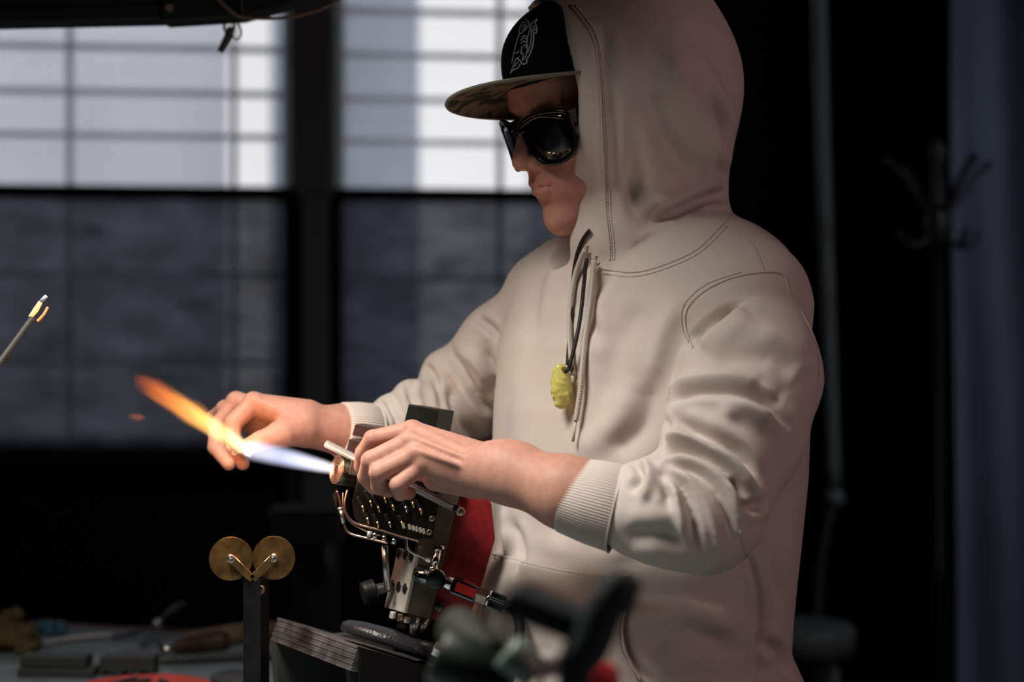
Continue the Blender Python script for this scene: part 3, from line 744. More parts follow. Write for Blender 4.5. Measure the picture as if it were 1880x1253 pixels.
cuff(P(624, 790, 1.987), P(682, 797, 2.010), .0312, .0355, 70)
ca, cb_ = P(1037, 908, 1.712), P(1138, 935, 1.70); cd = (cb_-ca).normalized(); cu = Vector((0, 0, 1)); cu = (cu-cd*cu.dot(cd)).normalized(); cw = cd.cross(cu)
MB().tube([cb_-cd*.001+(cu*math.cos(a)+cw*math.sin(a))*.0449 for a in np.linspace(0, 2*math.pi, 65)], .0009, 6, 1).build('seam', SEAM, HO)
# drawstrings
CORD = mat('drawcord', (0.55, 0.49, 0.43, 1), 0.9, bump=0.6, bscale=1400, spec=0.1)
def cord(pts, r, name, m, parent, off, twist=True, amp=0):
    l = []
    for q in catmull(pts, 10):
        h = cast(q[0], q[1], 0)
        if h is None: continue
        n = bvh.find_nearest(h)[1]; l.append(h+n*off)
    for _ in range(60):
        l = [l[0]]+[(l[i-1]+l[i]*2+l[i+1])/4 for i in range(1, len(l)-1)]+[l[-1]]
    b = MB().tube(l, r, 8, 1)
    if twist:
        d = 0
        for i in range(4, len(l)-1):
            seg = l[i]-l[i-1]; n = max(int(seg.length/.0016), 1)
            for k in range(n):
                c = l[i-1]+seg*(k/n); t = seg.normalized(); u = t.cross(Vector((0, 1, 0))).normalized()
                b.tube([c-u*r*1.0+t*.0008, c+Vector((0, -r*1.05, 0)), c+u*r*1.0-t*.0008], r*.22, 4, 1)
    return b.build(name, m, parent), l
_, l1 = cord([(1097, 476), (1092, 540), (1082, 610), (1078, 690), (1072, 740), (1067, 775)], .0030, 'drawstring', CORD, HO, .0085)
MB().tube([l1[-1], l1[-1]+Vector((-.003, 0, -.022))], .0016, 8, 1).build('drawstring_tip', SEAM, HO)
_, l2 = cord([(1079, 458), (1066, 490), (1055, 540), (1050, 600), (1053, 650), (1058, 690)], .0030, 'drawstring', CORD, HO, .0050)
ey = MB()
for q in ((1097, 476), (1080, 458)):
    c = cast(*q, .001); ey.tube([c+Vector((math.cos(a), 0, math.sin(a)))*.0042 for a in np.linspace(0, 6.283, 17)], .0009, 6, 1)
ey.build('eyelet', SEAM, HO)
# necklace cord and glass pendant
BLK = mat('black_cord', (0.006, 0.006, 0.007, 1), 0.5)
pend_c = cast(1050, 712, .016)
nb = MB()
def free(pts, off):
    l = []
    for q in catmull(pts, 8):
        h = cast(q[0], q[1], 0)
        if h is not None: l.append(h+bvh.find_nearest(h)[1]*off)
    for _ in range(50): l = [l[0]]+[(l[i-1]+l[i]*2+l[i+1])/4 for i in range(1, len(l)-1)]+[l[-1]]
    return l
nb.tube(free([(1086, 424), (1068, 445), (1059, 490), (1055, 540)], .004)+free([(1053, 580), (1048, 640), (1047, 672)], .004), .0022, 8, 1)
nb.tube(free([(1088, 470), (1080, 530), (1072, 600), (1066, 650), (1058, 684)], .012)+[pend_c+Vector((.004, -.010, .016))], .0022, 8, 1)
NK = nb.build('necklace', BLK, person)
pf = Field(); random.seed(7)
pf.ell(pend_c, (pr(18, 1.85), .009, pr(42, 1.85)), None, .004)
for i in range(60):
    a = random.uniform(0, 6.283); t = random.uniform(-1, 1)
    rr = math.sqrt(1-t*t*.95)
    pf.ell(V(pend_c)+V((math.cos(a)*pr(16, 1.85)*rr, math.sin(a)*.007*rr, t*pr(37, 1.85))), (.0026,)*3, None, .003)
pf.ell(V(pend_c)+V((.003, -.006, .018)), (.0025, .006, .0025), None, .001, 1)
a_, b_ = pf.bounds(); v_, f_ = surface(pf, a_, b_, .0009)
GLY = mat('yellow_glass', (0.78, 0.74, 0.22, 1), 0.12, trans=0.35, ior=1.45, sss=0.3, coat=0.5)
PD = obj('pendant', smooth_mesh(v_, f_, 1), f_, GLY, NK); tag(PD, 'lumpy yellow-green glass pendant')

# ---- trousers and shoes (below the frame, so that the figure stands)
JE = mat('dark_jeans', srgb(24, 30, 58), 0.9, noise=0.3, nscale=60, bump=0.3)
tr = Field()
for s in (-1, 1):
    hip = V((.15, 1.96, .95))+lt_*.09*s
    tr.chain([hip, V((.15, 1.96, .52))+lt_*.11*s+nt_*.02, V((.15, 1.97, .10))+lt_*.12*s], [.105, .078, .062], .05)
tr.ell((.15, 1.96, .98), (.17, .14, .12), np.array([lt_, nt_, [0, 0, 1]]), .04)
a_, b_ = tr.bounds(); v_, f_ = surface(tr, a_, b_, .007); obj('trousers', smooth_mesh(v_, f_, 2), f_, JE, person)
SH = mat('shoe_leather', (0.02, 0.02, 0.022, 1), 0.5)
for s in (-1, 1):
    sf = Field(); c = V((.15, 1.97, .045))+lt_*.12*s
    sf.chain([c-nt_*.05, c+nt_*.05, c+nt_*.17], [.046, .044, .036], .02); sf.cone(c, c+V((0, 0, .10)), .05, .052, .03)
    sf.op(lambda p: p[:, 2]-.0, c-.3, c+.3, .003, 0) if False else None
    a_, b_ = sf.bounds(); v_, f_ = surface(lambda p: smax(sf(p), -p[:, 2]+.002, .004), a_, b_, .006); obj('shoe', v_, f_, SH, person)

# ---- cap: crown, brim, embroidered emblem
CAPB = mat('cap_black', (0.004, 0.006, 0.006, 1), 0.85, bump=0.4, bscale=1500, spec=0.15)
cap = empty('cap'); cap.parent = person
cf = Field()
cf.ell(H(0, -4, 52), (.083, .106, .090), HR, .01)
cf.ell(H(0, 42, 78), (.056, .056, .050), HR, .03)
cf2 = Field(); cf2.ell(H(0, -4, 50), (.079, .102, .086), HR, .01); cf2.ell(H(0, 38, 74), (.052, .052, .046), HR, .03)
cb = H(0, 0, 52)
def cap_fn(p):
    d = cf(p); d = smax(d, -((p-cb) @ hu)-.000, .004)
    return smax(d, -cf2(p), .002)
a_, b_ = cf.bounds(); v_, f_ = surface(cap_fn, a_, b_, .0022, slack=1.8)
CR = obj('cap_crown', smooth_mesh(v_, f_, 1), f_, CAPB, cap)
CAMO = mat('camo_cloth', srgb(104, 88, 64), 0.9, nscale=45, col2=srgb(38, 34, 26), thr=(0.47, 0.52), bump=0.3, bscale=1200)
v = []; f = []; NU, NV = 40, 14
for side in (0, 1):
    for j in range(NV+1):
        t = j/NV
        for i in range(NU+1):
            s = -1+2*i/NU
            an = s*1.35
            x0 = 88*math.sin(an); y0 = 102*math.cos(an)-4
            sq = max(0, 1-abs(s)**2.6)
            x = x0*(1-t)+(x0*.98)*t; y = y0+t*84*sq**.75
            z = 58-5.0*(x/80.0)**2-3.5*side-(80-x)*.20*(t*.6+.4)+.16*(y-60)
            v.append(H(x, y, z))
n1 = (NU+1)*(NV+1)
for side in (0, 1):
    for j in range(NV):
        for i in range(NU):
            a = side*n1+j*(NU+1)+i; q = (a, a+1, a+NU+2, a+NU+1); f.append(q if side == 0 else q[::-1])
for i in range(NU): a = NV*(NU+1)+i; f.append((a, a+1, a+1+n1, a+n1)); f.append((i+1, i, i+n1, i+1+n1))
obj('brim', v, f, CAMO, cap)
rb = MB(); rb.tube([v[NV*(NU+1)+i]*.5+v[n1+NV*(NU+1)+i]*.5 for i in range(NU+1)], .0021, 8, 1); rb.build('brim_piping', mat('brim_edge', (0.16, 0.15, 0.11, 1), 0.85, bump=.5, bscale=900), cap)
# emblem: raised embroidery threads on the crown's front
cbvh = BVHTree.FromPolygons([Vector(x) for x in v_], [tuple(q) for q in f_])
EMB = mat('emblem_thread', (0.42, 0.50, 0.50, 1), 0.7, bump=.4)
eb = MB()
def emb(pts, r=.0007):
    l = []
    for x, y in catmull(pts, 5):
        px, py = 900+x/7.371, 10+y/7.371
        d = (P(px, py, 2.0)-eye).normalized(); h, n, i, di = cbvh.ray_cast(eye, d)
        if h is not None: l.append(h+n*.0006)
    if len(l) > 2: eb.tube(l, r, 5, 1)
for L_ in ([(640, 190), (600, 220), (560, 250), (540, 290), (560, 350), (620, 380), (630, 310), (610, 240), (640, 190)], [(480, 190), (515, 225), (525, 260), (510, 300), (440, 370), (400, 385), (415, 300), (440, 240), (490, 235)],
           [(540, 340), (520, 400), (500, 520), (510, 600), (480, 700), (460, 740)], [(590, 380), (585, 500), (550, 640), (500, 730), (500, 770), (460, 800), (430, 775), (400, 740), (360, 720)],
           [(560, 350), (560, 450), (540, 560), (510, 650)], [(400, 385), (360, 520), (320, 680), (300, 780)], [(430, 440), (470, 415), (510, 430)], [(420, 480), (460, 445), (510, 470)], [(420, 520), (460, 490), (500, 505)],
           [(435, 560), (425, 640), (440, 665), (460, 650)], [(450, 560), (475, 540), (500, 555), (480, 580)], [(400, 700), (350, 740), (320, 830), (280, 925)], [(280, 925), (330, 870), (380, 850), (420, 790)], [(340, 830), (370, 780), (390, 770)],
           [(460, 680), (440, 720), (455, 740), (490, 690)], [(350, 650), (380, 640), (400, 620)], [(450, 270), (480, 300), (440, 340)], [(430, 300), (470, 270), (500, 300)], [(570, 280), (600, 300), (600, 350)], [(530, 300), (560, 320), (580, 350)]):
    emb(L_, .0009)
eb.build('emblem', EMB, cap)
tag(bpy.data.objects['emblem'], 'pale embroidered bearded head in a knotted scarf')

# ---- sunglasses
gl = empty('sunglasses'); gl.parent = person
RUBB = mat('satin_black', (0.005, 0.005, 0.006, 1), 0.45, spec=0.3)
GB = mat('glossy_black', (0.003, 0.003, 0.004, 1), 0.25, spec=0.4)
GL = mat('dark_lens', (0.003, 0.003, 0.004, 1), 0.05, spec=0.5, coat=0.2)
def G(u, vv, off=0):
    """u lateral mm, v height mm on the wrapped front"""
    y = 109.5-(u/78.0)**2*29+off-0.10*vv*-1
    return H(u, y, -4+vv)
def lens_outline(s, grow=0.0):
    pts = [(8, 15), (22, 21), (44, 23), (64, 20), (69, 12), (67, -12), (60, -25), (42, -30), (25, -26), (13, -10)]
    c = np.mean(pts, 0); out = []
    for x, y in catmull(pts+[pts[0]], 4)[:-1]:
        q = np.array((x, y))-c; q = q*(1+grow/np.linalg.norm(q)); out.append((s*(c[0]+q[0]), c[1]+q[1]))
    return out
for s in (-1, 1):
    ol = lens_outline(s); c = np.mean(ol, 0)
    vs = [G(c[0], c[1], 1.0)]; fs = []; n = len(ol)
    for k in (0.5, 1.0):
        for x, y in ol: vs.append(G(c[0]+(x-c[0])*k, c[1]+(y-c[1])*k, 1.0*(1-k)))
    for i in range(n):
        j = (i+1) % n; fs.append((0, 1+i, 1+j)); fs.append((1+i, 1+n+i, 1+n+j, 1+j))
    o = obj('lens', vs, fs, GL, gl); md = o.modifiers.new('t', 'SOLIDIFY'); md.thickness = .0018
fb = MB()
for s in (-1, 1):
    ol = lens_outline(s, 1.5)
    fb.tube([G(x, y, .3) for x, y in ol+[ol[0]]], .0025, 8, 1)
fb.tube([G(-11, 10), G(0, 12), G(11, 10)], [.004, .0038, .004], 8, 6)
fb.tube([G(-66, 14), G(-40, 22), G(-18, 18), G(0, 13), G(18, 18), G(40, 22), G(66, 14)], .0030, 8, 4)
fb.build('glasses_frame', GB, gl)
for s in (-1, 1):
    b = MB(); a = Vector(G(68*s, 13)); e = Vector(H(80*s, -10, 22))
    d = (e-a); R = np.array([hl, d.normalized(), hu])
    v = []
    for t, hh, th in ((0, 7.5, 2.2), (.12, 7, 2.2), (.5, 5.5, 1.6), (1, 4, 1.4)):
        c = a+d*t
        for sx, sz in ((-1, -1), (1, -1), (1, 1), (-1, 1)): v.append(c+Vector(hl)*(sx*th*mm)+Vector(hu)*(sz*hh*mm))
    f = [(0, 1, 2, 3)[::-1], (12, 13, 14, 15)]
    for j in range(3):
        for k in range(4): l = (k+1) % 4; f.append((j*4+k, j*4+l, j*4+4+l, j*4+4+k))
    b.add(v, f, False); b.build('temple_arm', RUBB, gl)
# ================================================================ THE BENCH AND WHAT LIES ON IT
TZ = .95
def T(px, py, h=0.0):
    D = (CAMZ-TZ)*F/(py-626.5); q = P(px, py, D); return Vector((q.x, q.y, TZ+h))
TOP = mat('bench_top', (0.20, 0.235, 0.26, 1), 0.45, noise=.45, nscale=9, bump=.2, bscale=90)
RED = mat('red_edge', (0.20, 0.07, 0.07, 1), .7, noise=.5, nscale=30)
bench = empty('workbench', (-.9, 1.6, 0)); tag(bench, 'grey workbench with a reddish far edge, strewn with tools', 'workbench')
bp = [(-2.2, 3.20), (-.753, 2.815), (-.30, 2.69), (-.10, 2.02), (-.035, 1.80), (.52, 1.10), (.52, .55), (-2.2, .55)]
b = MB(); b.prism([Vector((x, y, TZ)) for x, y in bp], (0, 0, -.035), .002); b.build('bench_top', TOP, bench)
b = MB(); b.prism([Vector((-2.2, 3.20, TZ+.001)), Vector((-.753, 2.815, TZ+.001)), Vector((-.30, 2.69, TZ+.001)), Vector((-.30, 2.712, TZ+.001)), Vector((-.753, 2.84, TZ+.001)), Vector((-2.2, 3.225, TZ+.001))], (0, 0, -.03)); b.build('edge_strip', RED, bench)
DK = mat('bench_frame', (.01, .01, .011, 1), .7)
for x, y in ((-2.1, 3.05), (-.40, 2.6), (-2.1, .65), (.42, .65), (-.18, 1.9)):
    b = MB(); b.box((x, y, (TZ-.035)/2), (.05, .05, TZ-.035), bev=.003); b.build('leg', DK, bench)
BL = mat('graphite', (.035, .038, .040, 1), .5, bump=.2, bscale=200); ST = mat('steel', (.55, .54, .50, 1), .28, 1, bump=.1, bscale=500)
RUB = mat('black_rubber', (.004, .0045, .0045, 1), .5, spec=.25); WD = mat('dark_wood', (.045, .026, .018, 1), .5, noise=.4, nscale=40, stretch=(1, 6, 1)); WL = mat('olive_wood', (.16, .115, .055, 1), .6, noise=.3, nscale=30)
# crumpled cloth
random.seed(3); cf_ = Field(); c0 = T(12, 1192)
for i in range(44):
    a = random.uniform(0, 6.283); r = random.uniform(0, .05); h = random.uniform(.004, .055)*(1-r/.085)
    if i < 5: r, h, a = .012, .052, 0.2
    cf_.ell(c0+Vector((math.cos(a)*r*1.2, math.sin(a)*r, h)), (random.uniform(.008, .016), random.uniform(.008, .015), random.uniform(.006, .012)), None, .004)
cf_.ell(c0+Vector((0, 0, .018)), (.05, .045, .022), None, .008)
a_, b_ = cf_.bounds(); v_, f_ = surface(lambda p: smax(cf_(p), TZ-p[:, 2], .002), a_, b_, .0022)
o = obj('cleaning_cloth', smooth_mesh(v_, f_, 1), f_, mat('olive_cloth', (.13, .105, .04, 1), .95, noise=.4, nscale=80, bump=.5, bscale=400)); tag(o, 'crumpled olive cleaning cloth at the left edge of the bench', 'cloth')
# blue glass piece
gf = Field(); g0 = T(90, 1166)
for i in range(14): gf.ell(g0+Vector((random.uniform(-.022, .026), random.uniform(-.012, .012), random.uniform(.006, .016))), (random.uniform(.006, .010),)*3, None, .003)
a_, b_ = gf.bounds(); v_, f_ = surface(gf, a_, b_, .0015)
o = obj('glass_piece', smooth_mesh(v_, f_, 1), f_, mat('teal_glass', (.12, .42, .50, 1), .05, trans=.7, coat=.8)); tag(o, 'lumpy teal glass piece lying beside the olive cloth', 'glass piece')
# steel rod and long tool with black handle
b = MB(); b.tube([T(-60, 1203, .006), T(40, 1192, .006), T(140, 1179, .006), T(205, 1173, .006)], [.0016, .0018, .0045, .0045], 8); o = b.build('steel_rod', mat('bright_steel', (.6, .6, .6, 1), .35, .3)); tag(o, 'bright steel rod reaching in from the left over the bench', 'rod')
t = empty('file', T(250, 1172)); tag(t, 'long thin file with a raised black handle behind the graphite blocks', 'file')
b = MB(); b.tube([T(205, 1180, .006), T(240, 1174, .008), T(286, 1168, .016)], [.003, .004, .004], 8); b.build('blade', mat('dark_steel', (.12, .12, .12, 1), .4, .8), t)
b = MB(); b.lathe([(0, .005), (.002, .0085), (.014, .0085), (.016, .006)], T(284, 1171, .018), T(310, 1160, .026)-T(284, 1171, .018), 20); b.build('ferrule', ST, t)
b = MB(); b.tube([T(296, 1166, .021), T(308, 1160, .024), T(322, 1152, .026), T(336, 1146, .028)], [.006, .009, .0115, .010], 14); b.build('handle', RUB, t)
# graphite blocks
R1 = rot('Z', -3)
t = empty('graphite_block', T(105, 1243)); tag(t, 'flat two-step graphite block nearest the left corner', 'graphite block')
b = MB(); b.box(T(110, 1240, .006), (.108, .045, .012), R1, .0015); b.build('base', BL, t); b = MB(); b.box(T(104, 1238, .020), (.094, .036, .015), R1, .0015); b.build('top_plate', BL, t)
t = empty('shaping_mould', T(238, 1240)); tag(t, 'black graphite shaping mould with three sections and arched underside', 'mould')
for k in range(3):
    c = T(204+k*33, 1238, 0); pl = []
    for x, z in [(-.0125, 0), (-.0085, 0)]+[(-.0085*math.cos(a), .008*math.sin(a)) for a in np.linspace(.3, 2.84, 6)]+[(.0085, 0), (.0125, 0), (.0125, .026), (-.0125, .026)]: pl.append(c+Vector((x, -.016, z)))
    b = MB(); b.prism(pl, (0, .036, 0), .0006); b.build('mould_section', BL, t)
# wooden handled tool
t = empty('glass_knife', T(350, 1205)); tag(t, 'dark wooden handled blade lying in front of the olive handle', 'knife')
b = MB(); b.tube([T(316, 1206, .012), T(335, 1203, .013), T(370, 1198, .014), T(405, 1195, .014), T(417, 1194, .012)], [.008, .013, .016, .0175, .011], 16); b.build('handle', WD, t)
b = MB(); b.cyl(T(298, 1209, .011), T(318, 1206, .012), .007, .008); b.build('ferrule', ST, t)
b = MB(); b.prism([T(299, 1206, .013), T(230, 1207, .012), T(206, 1212, .010), T(250, 1216, .008), T(299, 1213, .009)], (0, .0, -.002)); b.build('blade', mat('dark_steel', (.12, .12, .12, 1), .4, .8), t)
b = MB(); b.tube([T(338, 1192, .012), T(370, 1188, .014), T(420, 1184, .015), T(470, 1178, .015), T(512, 1172, .013)], [.009, .012, .016, .016, .012], 16); o = b.build('wooden_handle', WL); tag(o, 'thick olive wooden handle lying behind the roller post', 'handle')
# wire tongs
b = MB(); b.tube([T(255, 1194, .004), T(275, 1180, .010), T(288, 1168, .016)], .0018, 6); b.tube([T(262, 1196, .004), T(285, 1184, .008), T(300, 1200, .004)], .0018, 6); o = b.build('wire_tongs', RUB); tag(o, 'thin black wire tongs between the file and the knife', 'tongs')
# braided hose
t = empty('hose', T(370, 1222)); tag(t, 'black ribbed hose running across the bench to the roller post', 'hose')
hp = [T(288, 1222, .007), T(330, 1220, .007), T(390, 1217, .007), T(450, 1214, .007), T(520, 1212, .007)]
b = MB(); b.tube(hp, .0065, 12); b.build('hose_body', RUB, t)
b = MB(); cc = catmull([tuple(q) for q in hp], 9)
for i in range(1, len(cc)-1):
    d = Vector(cc[i+1])-Vector(cc[i-1]); d.normalize(); u = d.orthogonal().normalized(); w_ = d.cross(u)
    b.tube([Vector(cc[i])+(u*math.cos(a)+w_*math.sin(a))*.0068 for a in np.linspace(0, 6.283, 13)], .0011, 5, 1)
b.build('ribs', mat('grey_rib', (.12, .13, .14, 1), .35), t)
# dish, red plate
b = MB(); b.lathe([(0, .034), (.002, .038), (.012, .040), (.014, .038), (.010, .033), (.008, .01)], T(440, 1258, 0), (0, 0, 1), 40); o = b.build('dish', mat('dish_grey', (.05, .05, .052, 1), .5)); tag(o, 'round grey dish in front of the hose, beside the roller post', 'dish')
t = empty('red_plate', T(262, 1272)); tag(t, 'round red plate with dark scraps at the bottom edge', 'plate')
b = MB(); b.lathe([(0, .088), (.003, .094), (.008, .095), (.011, .092), (.009, .085), (.008, .02)], T(262, 1278, 0), (0, 0, 1), 56); b.build('plate', mat('red_enamel', (.62, .045, .025, 1), .45, noise=.3, nscale=30), t)
b = MB()
for q in ((240, 1250), (262, 1252), (215, 1256), (300, 1254)): b.box(T(q[0], q[1]+14, .012), (.022, .008, .004), rot('Z', q[0]*7))
b.build('scrap', BL, t)
# ---------------------------------------------------------------- roller stand
BRS = mat('old_brass', (0.55, 0.30, 0.11, 1), .36, 1, noise=.45, nscale=70, bump=.25, bscale=260, col2=(0.24, 0.13, 0.055, 1)); BRB = mat('bright_brass', (.75, .50, .22, 1), .25, 1)
PST = mat('blackened_steel', (.010, .009, .010, 1), .45, .4, noise=.5, nscale=50, bump=.2)
rD = 1.86; rs = empty('roller_stand', Vector((P(470, 0, rD).x, rD+.012, TZ))); tag(rs, 'square black post carrying two round brass discs on a forked bracket', 'tool stand')
pc = P(470.5, 1062, rD+.012); RP = rot('Z', -18); hw = .0105
b = MB()
def cornr(s, z): return [Vector((pc.x, pc.y, z))+RP @ Vector((x*s, y*s, 0)) for x, y in ((-1, -1), (1, -1), (1, 1), (-1, 1))]
o1, i1, i2, o2 = cornr(hw, pc.z), cornr(hw-.0014, pc.z), cornr(hw-.0014, pc.z-.06), cornr(hw, TZ+.004)
vv = o1+i1+i2+o2; ff = []
for k in range(4):
    l = (k+1) % 4; ff += [(k, l, 4+l, 4+k), (4+k, 4+l, 8+l, 8+k), (12+k, 12+l, l, k)]
ff += [(8, 9, 10, 11), (15, 14, 13, 12)]
b.add(vv, ff, False); b.build('post', PST, rs)
b = MB(); b.box((pc.x, pc.y, TZ+.002), (.09, .09, .004), RP, .001); b.build('foot_plate', PST, rs)
nrm = (RP @ Vector((0, -1, 0)))
bc = P(478, 1084, rD); bc = Vector((bc.x, 0, bc.z)); bc.y = pc.y-hw-.0005
b = MB(); b.lathe([(-.001, .0062), (.0016, .0058), (.002, .0045), (.0008, .0038)], bc, nrm, 6); b.build('bolt', mat('rusty_copper', (.30, .15, .11, 1), .45, .8, noise=.5, nscale=300), rs)
for k, (cx_, cy_, sgn) in enumerate(((424, 1026.5, 1), (502.5, 1025, -1))):
    n = Vector((.10*sgn, -1, .06)).normalized(); c = P(cx_, cy_, rD+.004)
    b = MB(); b.lathe([(0, .0), (0, .0235), (.0004, .0238), (.0016, .0238), (.002, .0235), (.002, 0)], c, -n, 64, False, False)
    for i in range(1): pass
    o = b.build('disc', BRS, rs)
    b = MB(); f0 = P(cx_, cy_, rD); base = P(463.5, 1064, rD); d = (base-f0).normalized(); s = d.cross(Vector((0, -1, 0))).normalized()*.0042
    pl = [f0-s-d*.001, f0-s*.7-d*.0035, f0+s*.7-d*.0035, f0+s-d*.001, base+s, base-s]
    b.prism(pl, (0, .0014, 0), .0002); b.build('bracket_arm', BRS, rs)
    b = MB(); uu = s if s.z > 0 else -s; b.tube([f0+uu+Vector((0, -.0002, 0)), base+uu+Vector((0, -.0002, 0))-d*.002], .0005, 6, 1); b.build('edge_highlight', BRB, rs)  # brighter brass bead stands in for light catching the arm's upper edge
    b = MB(); b.lathe([(0, .0046), (.0012, .0046), (.0014, .003)], f0+Vector((0, 0, 0)), n, 24); b.build('washer', ST, rs)
    b = MB(); b.hexa(f0+n*.0012, f0+n*.0045, .0030); b.lathe([(0, .0016), (.006, .0016), (.0062, .001)], f0+n*.001, n, 12); b.build('nut', ST, rs)
# ---------------------------------------------------------------- plywood box the torch stands on (tilted to the right)
def ply():
    m = bpy.data.materials.new('plywood_edge'); m.use_nodes = True; N = m.node_tree.nodes; L = m.node_tree.links; B_ = N['Principled BSDF']; B_.inputs['Roughness'].default_value = .75
    n = N.new('ShaderNodeTexNoise'); n.inputs['Scale'].default_value = 45; tc = N.new('ShaderNodeTexCoord'); L.new(tc.outputs['Object'], n.inputs['Vector'])
    r = N.new('ShaderNodeValToRGB'); r.color_ramp.elements[0].color = (.02, .018, .018, 1); r.color_ramp.elements[1].color = (.11, .095, .092, 1); r.color_ramp.elements[0].position = .35; r.color_ramp.elements[1].position = .7
    L.new(n.outputs['Fac'], r.inputs[0]); L.new(r.outputs[0], B_.inputs['Base Color']); return m
PLY = ply(); BOXB = mat('box_black', (.002, .0024, .0024, 1), .6, spec=.25)
A0, B0, D0 = P(510, 1134, 1.97), P(657, 1187, 1.81), P(900, 1257, 1.90); C0 = A0+(D0-B0)
dn = -((B0-A0).cross(D0-B0)).normalized(); dn = dn if dn.z < 0 else -dn
pb = empty('torch_box', Vector((B0.x, B0.y+.1, TZ))); tag(pb, 'tilted black box with a plywood slab top under the torch', 'box')
nl = 9; th = .027/nl
for k in range(nl):
    o_ = dn*(th*k); ins_ = (D0-B0).normalized()*(.0008*(k % 2))
    b = MB(); b.prism([A0+o_+ins_, B0+o_+ins_, D0+o_, C0+o_], dn*(th*.93), 0); b.build('plywood_layer', PLY, pb)
# black front panel, left leg and inner wall down to the bench
def down(p): return Vector((p.x, p.y, TZ))
e1 = (D0-B0).normalized(); e2 = (A0-B0).normalized()
b = MB(); q = [B0+dn*.0-e2*.002-e1*.001, D0+dn*.0-e2*.002, down(D0), down(B0)]; b.prism(q, Vector((e2.x, e2.y, 0))*-.006); b.build('front_panel', BOXB, pb)
b = MB(); b.prism([A0+dn*.027, A0+dn*.027-e2*.014, down(A0)-e2*.014, down(A0)], Vector((e1.x, e1.y, 0))*.16); b.build('side_leg', mat('leg_grey', (.04, .042, .042, 1), .6), pb)
b = MB(); b.prism([B0+dn*.027, B0+dn*.027+e2*.010, down(B0)+Vector((e2.x, e2.y, 0))*.010, down(B0)], Vector((e1.x, e1.y, 0))*.1); b.build('side_leg', BOXB, pb)
# ================================================================ THE TORCH
TD = 1.885
SB = mat('burner_steel', (.34, .29, .22, 1), .30, 1, noise=.4, nscale=70, bump=.15, bscale=300); SP = mat('plate_steel', (.55, .53, .48, 1), .45, .3, noise=.25, nscale=50, bump=.12, bscale=400)
DKP = mat('dark_plate', (.15, .125, .10, 1), .45, .6, noise=.4, nscale=60, bump=.12); CH = mat('chrome', (.75, .72, .68, 1), .12, 1); COP = mat('copper_tube', (.60, .40, .30, 1), .25, 1)
BLK2 = mat('black_block', (.012, .015, .014, 1), .45, noise=.5, nscale=60, bump=.3, bscale=120); BRN = mat('brown_block', (.075, .032, .026, 1), .4, noise=.4, nscale=80); HOLE = mat('hole_black', (.002, .002, .002, 1), .6)
REDP = mat('red_panel', (.26, .008, .010, 1), .5, noise=.3, nscale=120)
tc_ = empty('torch', P(700, 1200, TD)); tag(tc_, 'bench torch of steel plates, tubes and valves with round barrel and red side panel', 'torch')
ax = Vector((-.845, -.50, .205)).normalized()
fc = P(618, 863, 1.905)
b = MB(); b.lathe([(-.075, .012), (-.074, .0155), (-.012, .0160), (-.010, .0166), (-.0008, .0166), (0, .0160), (-.0006, .0155)], fc, ax, 48); b.build('barrel', SB, tc_)
HOT = mat('hot_face', (.5, .25, .16, 1), .35, 1, emis=(1, .42, .22, 1), estr=.35)
b = MB(); b.lathe([(-.002, .0155), (.0002, .0154), (.0002, .0)], fc, ax, 40, False); b.build('barrel_face', mat('face_plate', (.14, .06, .04, 1), .45, .8), tc_)
u = ax.orthogonal().normalized(); w_ = ax.cross(u)
for r in (.0152, .0128, .0106, .0084, .0060):
    b = MB(); b.tube([fc+ax*.0003+(u*math.cos(a)+w_*math.sin(a))*r for a in np.linspace(0, 2*math.pi, 49)], .00055, 6, 1); b.build('burner_ring', HOT, tc_)
b = MB()
for r, n in ((.0140, 40), (.0117, 34), (.0095, 28), (.0072, 20)):
    for i in range(n):
        a = 2*math.pi*i/n; c = fc+ax*.0003+(u*math.cos(a)+w_*math.sin(a))*r; b.lathe([(0, .00045), (.0003, .0003)], c, ax, 6)
o = b.build('gas_ports', HOLE, tc_); o['kind'] = 'stuff'
# main housing: light face to the left, dark face to the right
E = lambda x, y, D: P(x, y, D)
hb = E(743, 1126, TD-.035); ht = E(797, 880, TD-.035)
lv = E(707, 1115, TD+.010)-hb; rv = E(790, 1138, TD-.022)-hb; rvt = E(850, 893, TD-.022)-ht; lvt = E(764, 872, TD-.012)-ht
def slab(name, q, th, m, bev=.0006, par=None):
    n = (q[1]-q[0]).cross(q[2]-q[1]).normalized(); n = n if n.y > 0 else -n
    b = MB(); b.prism(q, n*th, bev); return b.build(name, m, par or tc_)
# right dark housing
b = MB(); dd = lv*1.0
b.prism([hb, hb+rv, E(836, 937, TD-.022), ht+rvt, ht, E(767, 1012, TD-.035)], Vector((-.005, .045, 0)), .0008); b.build('housing', DKP, tc_)
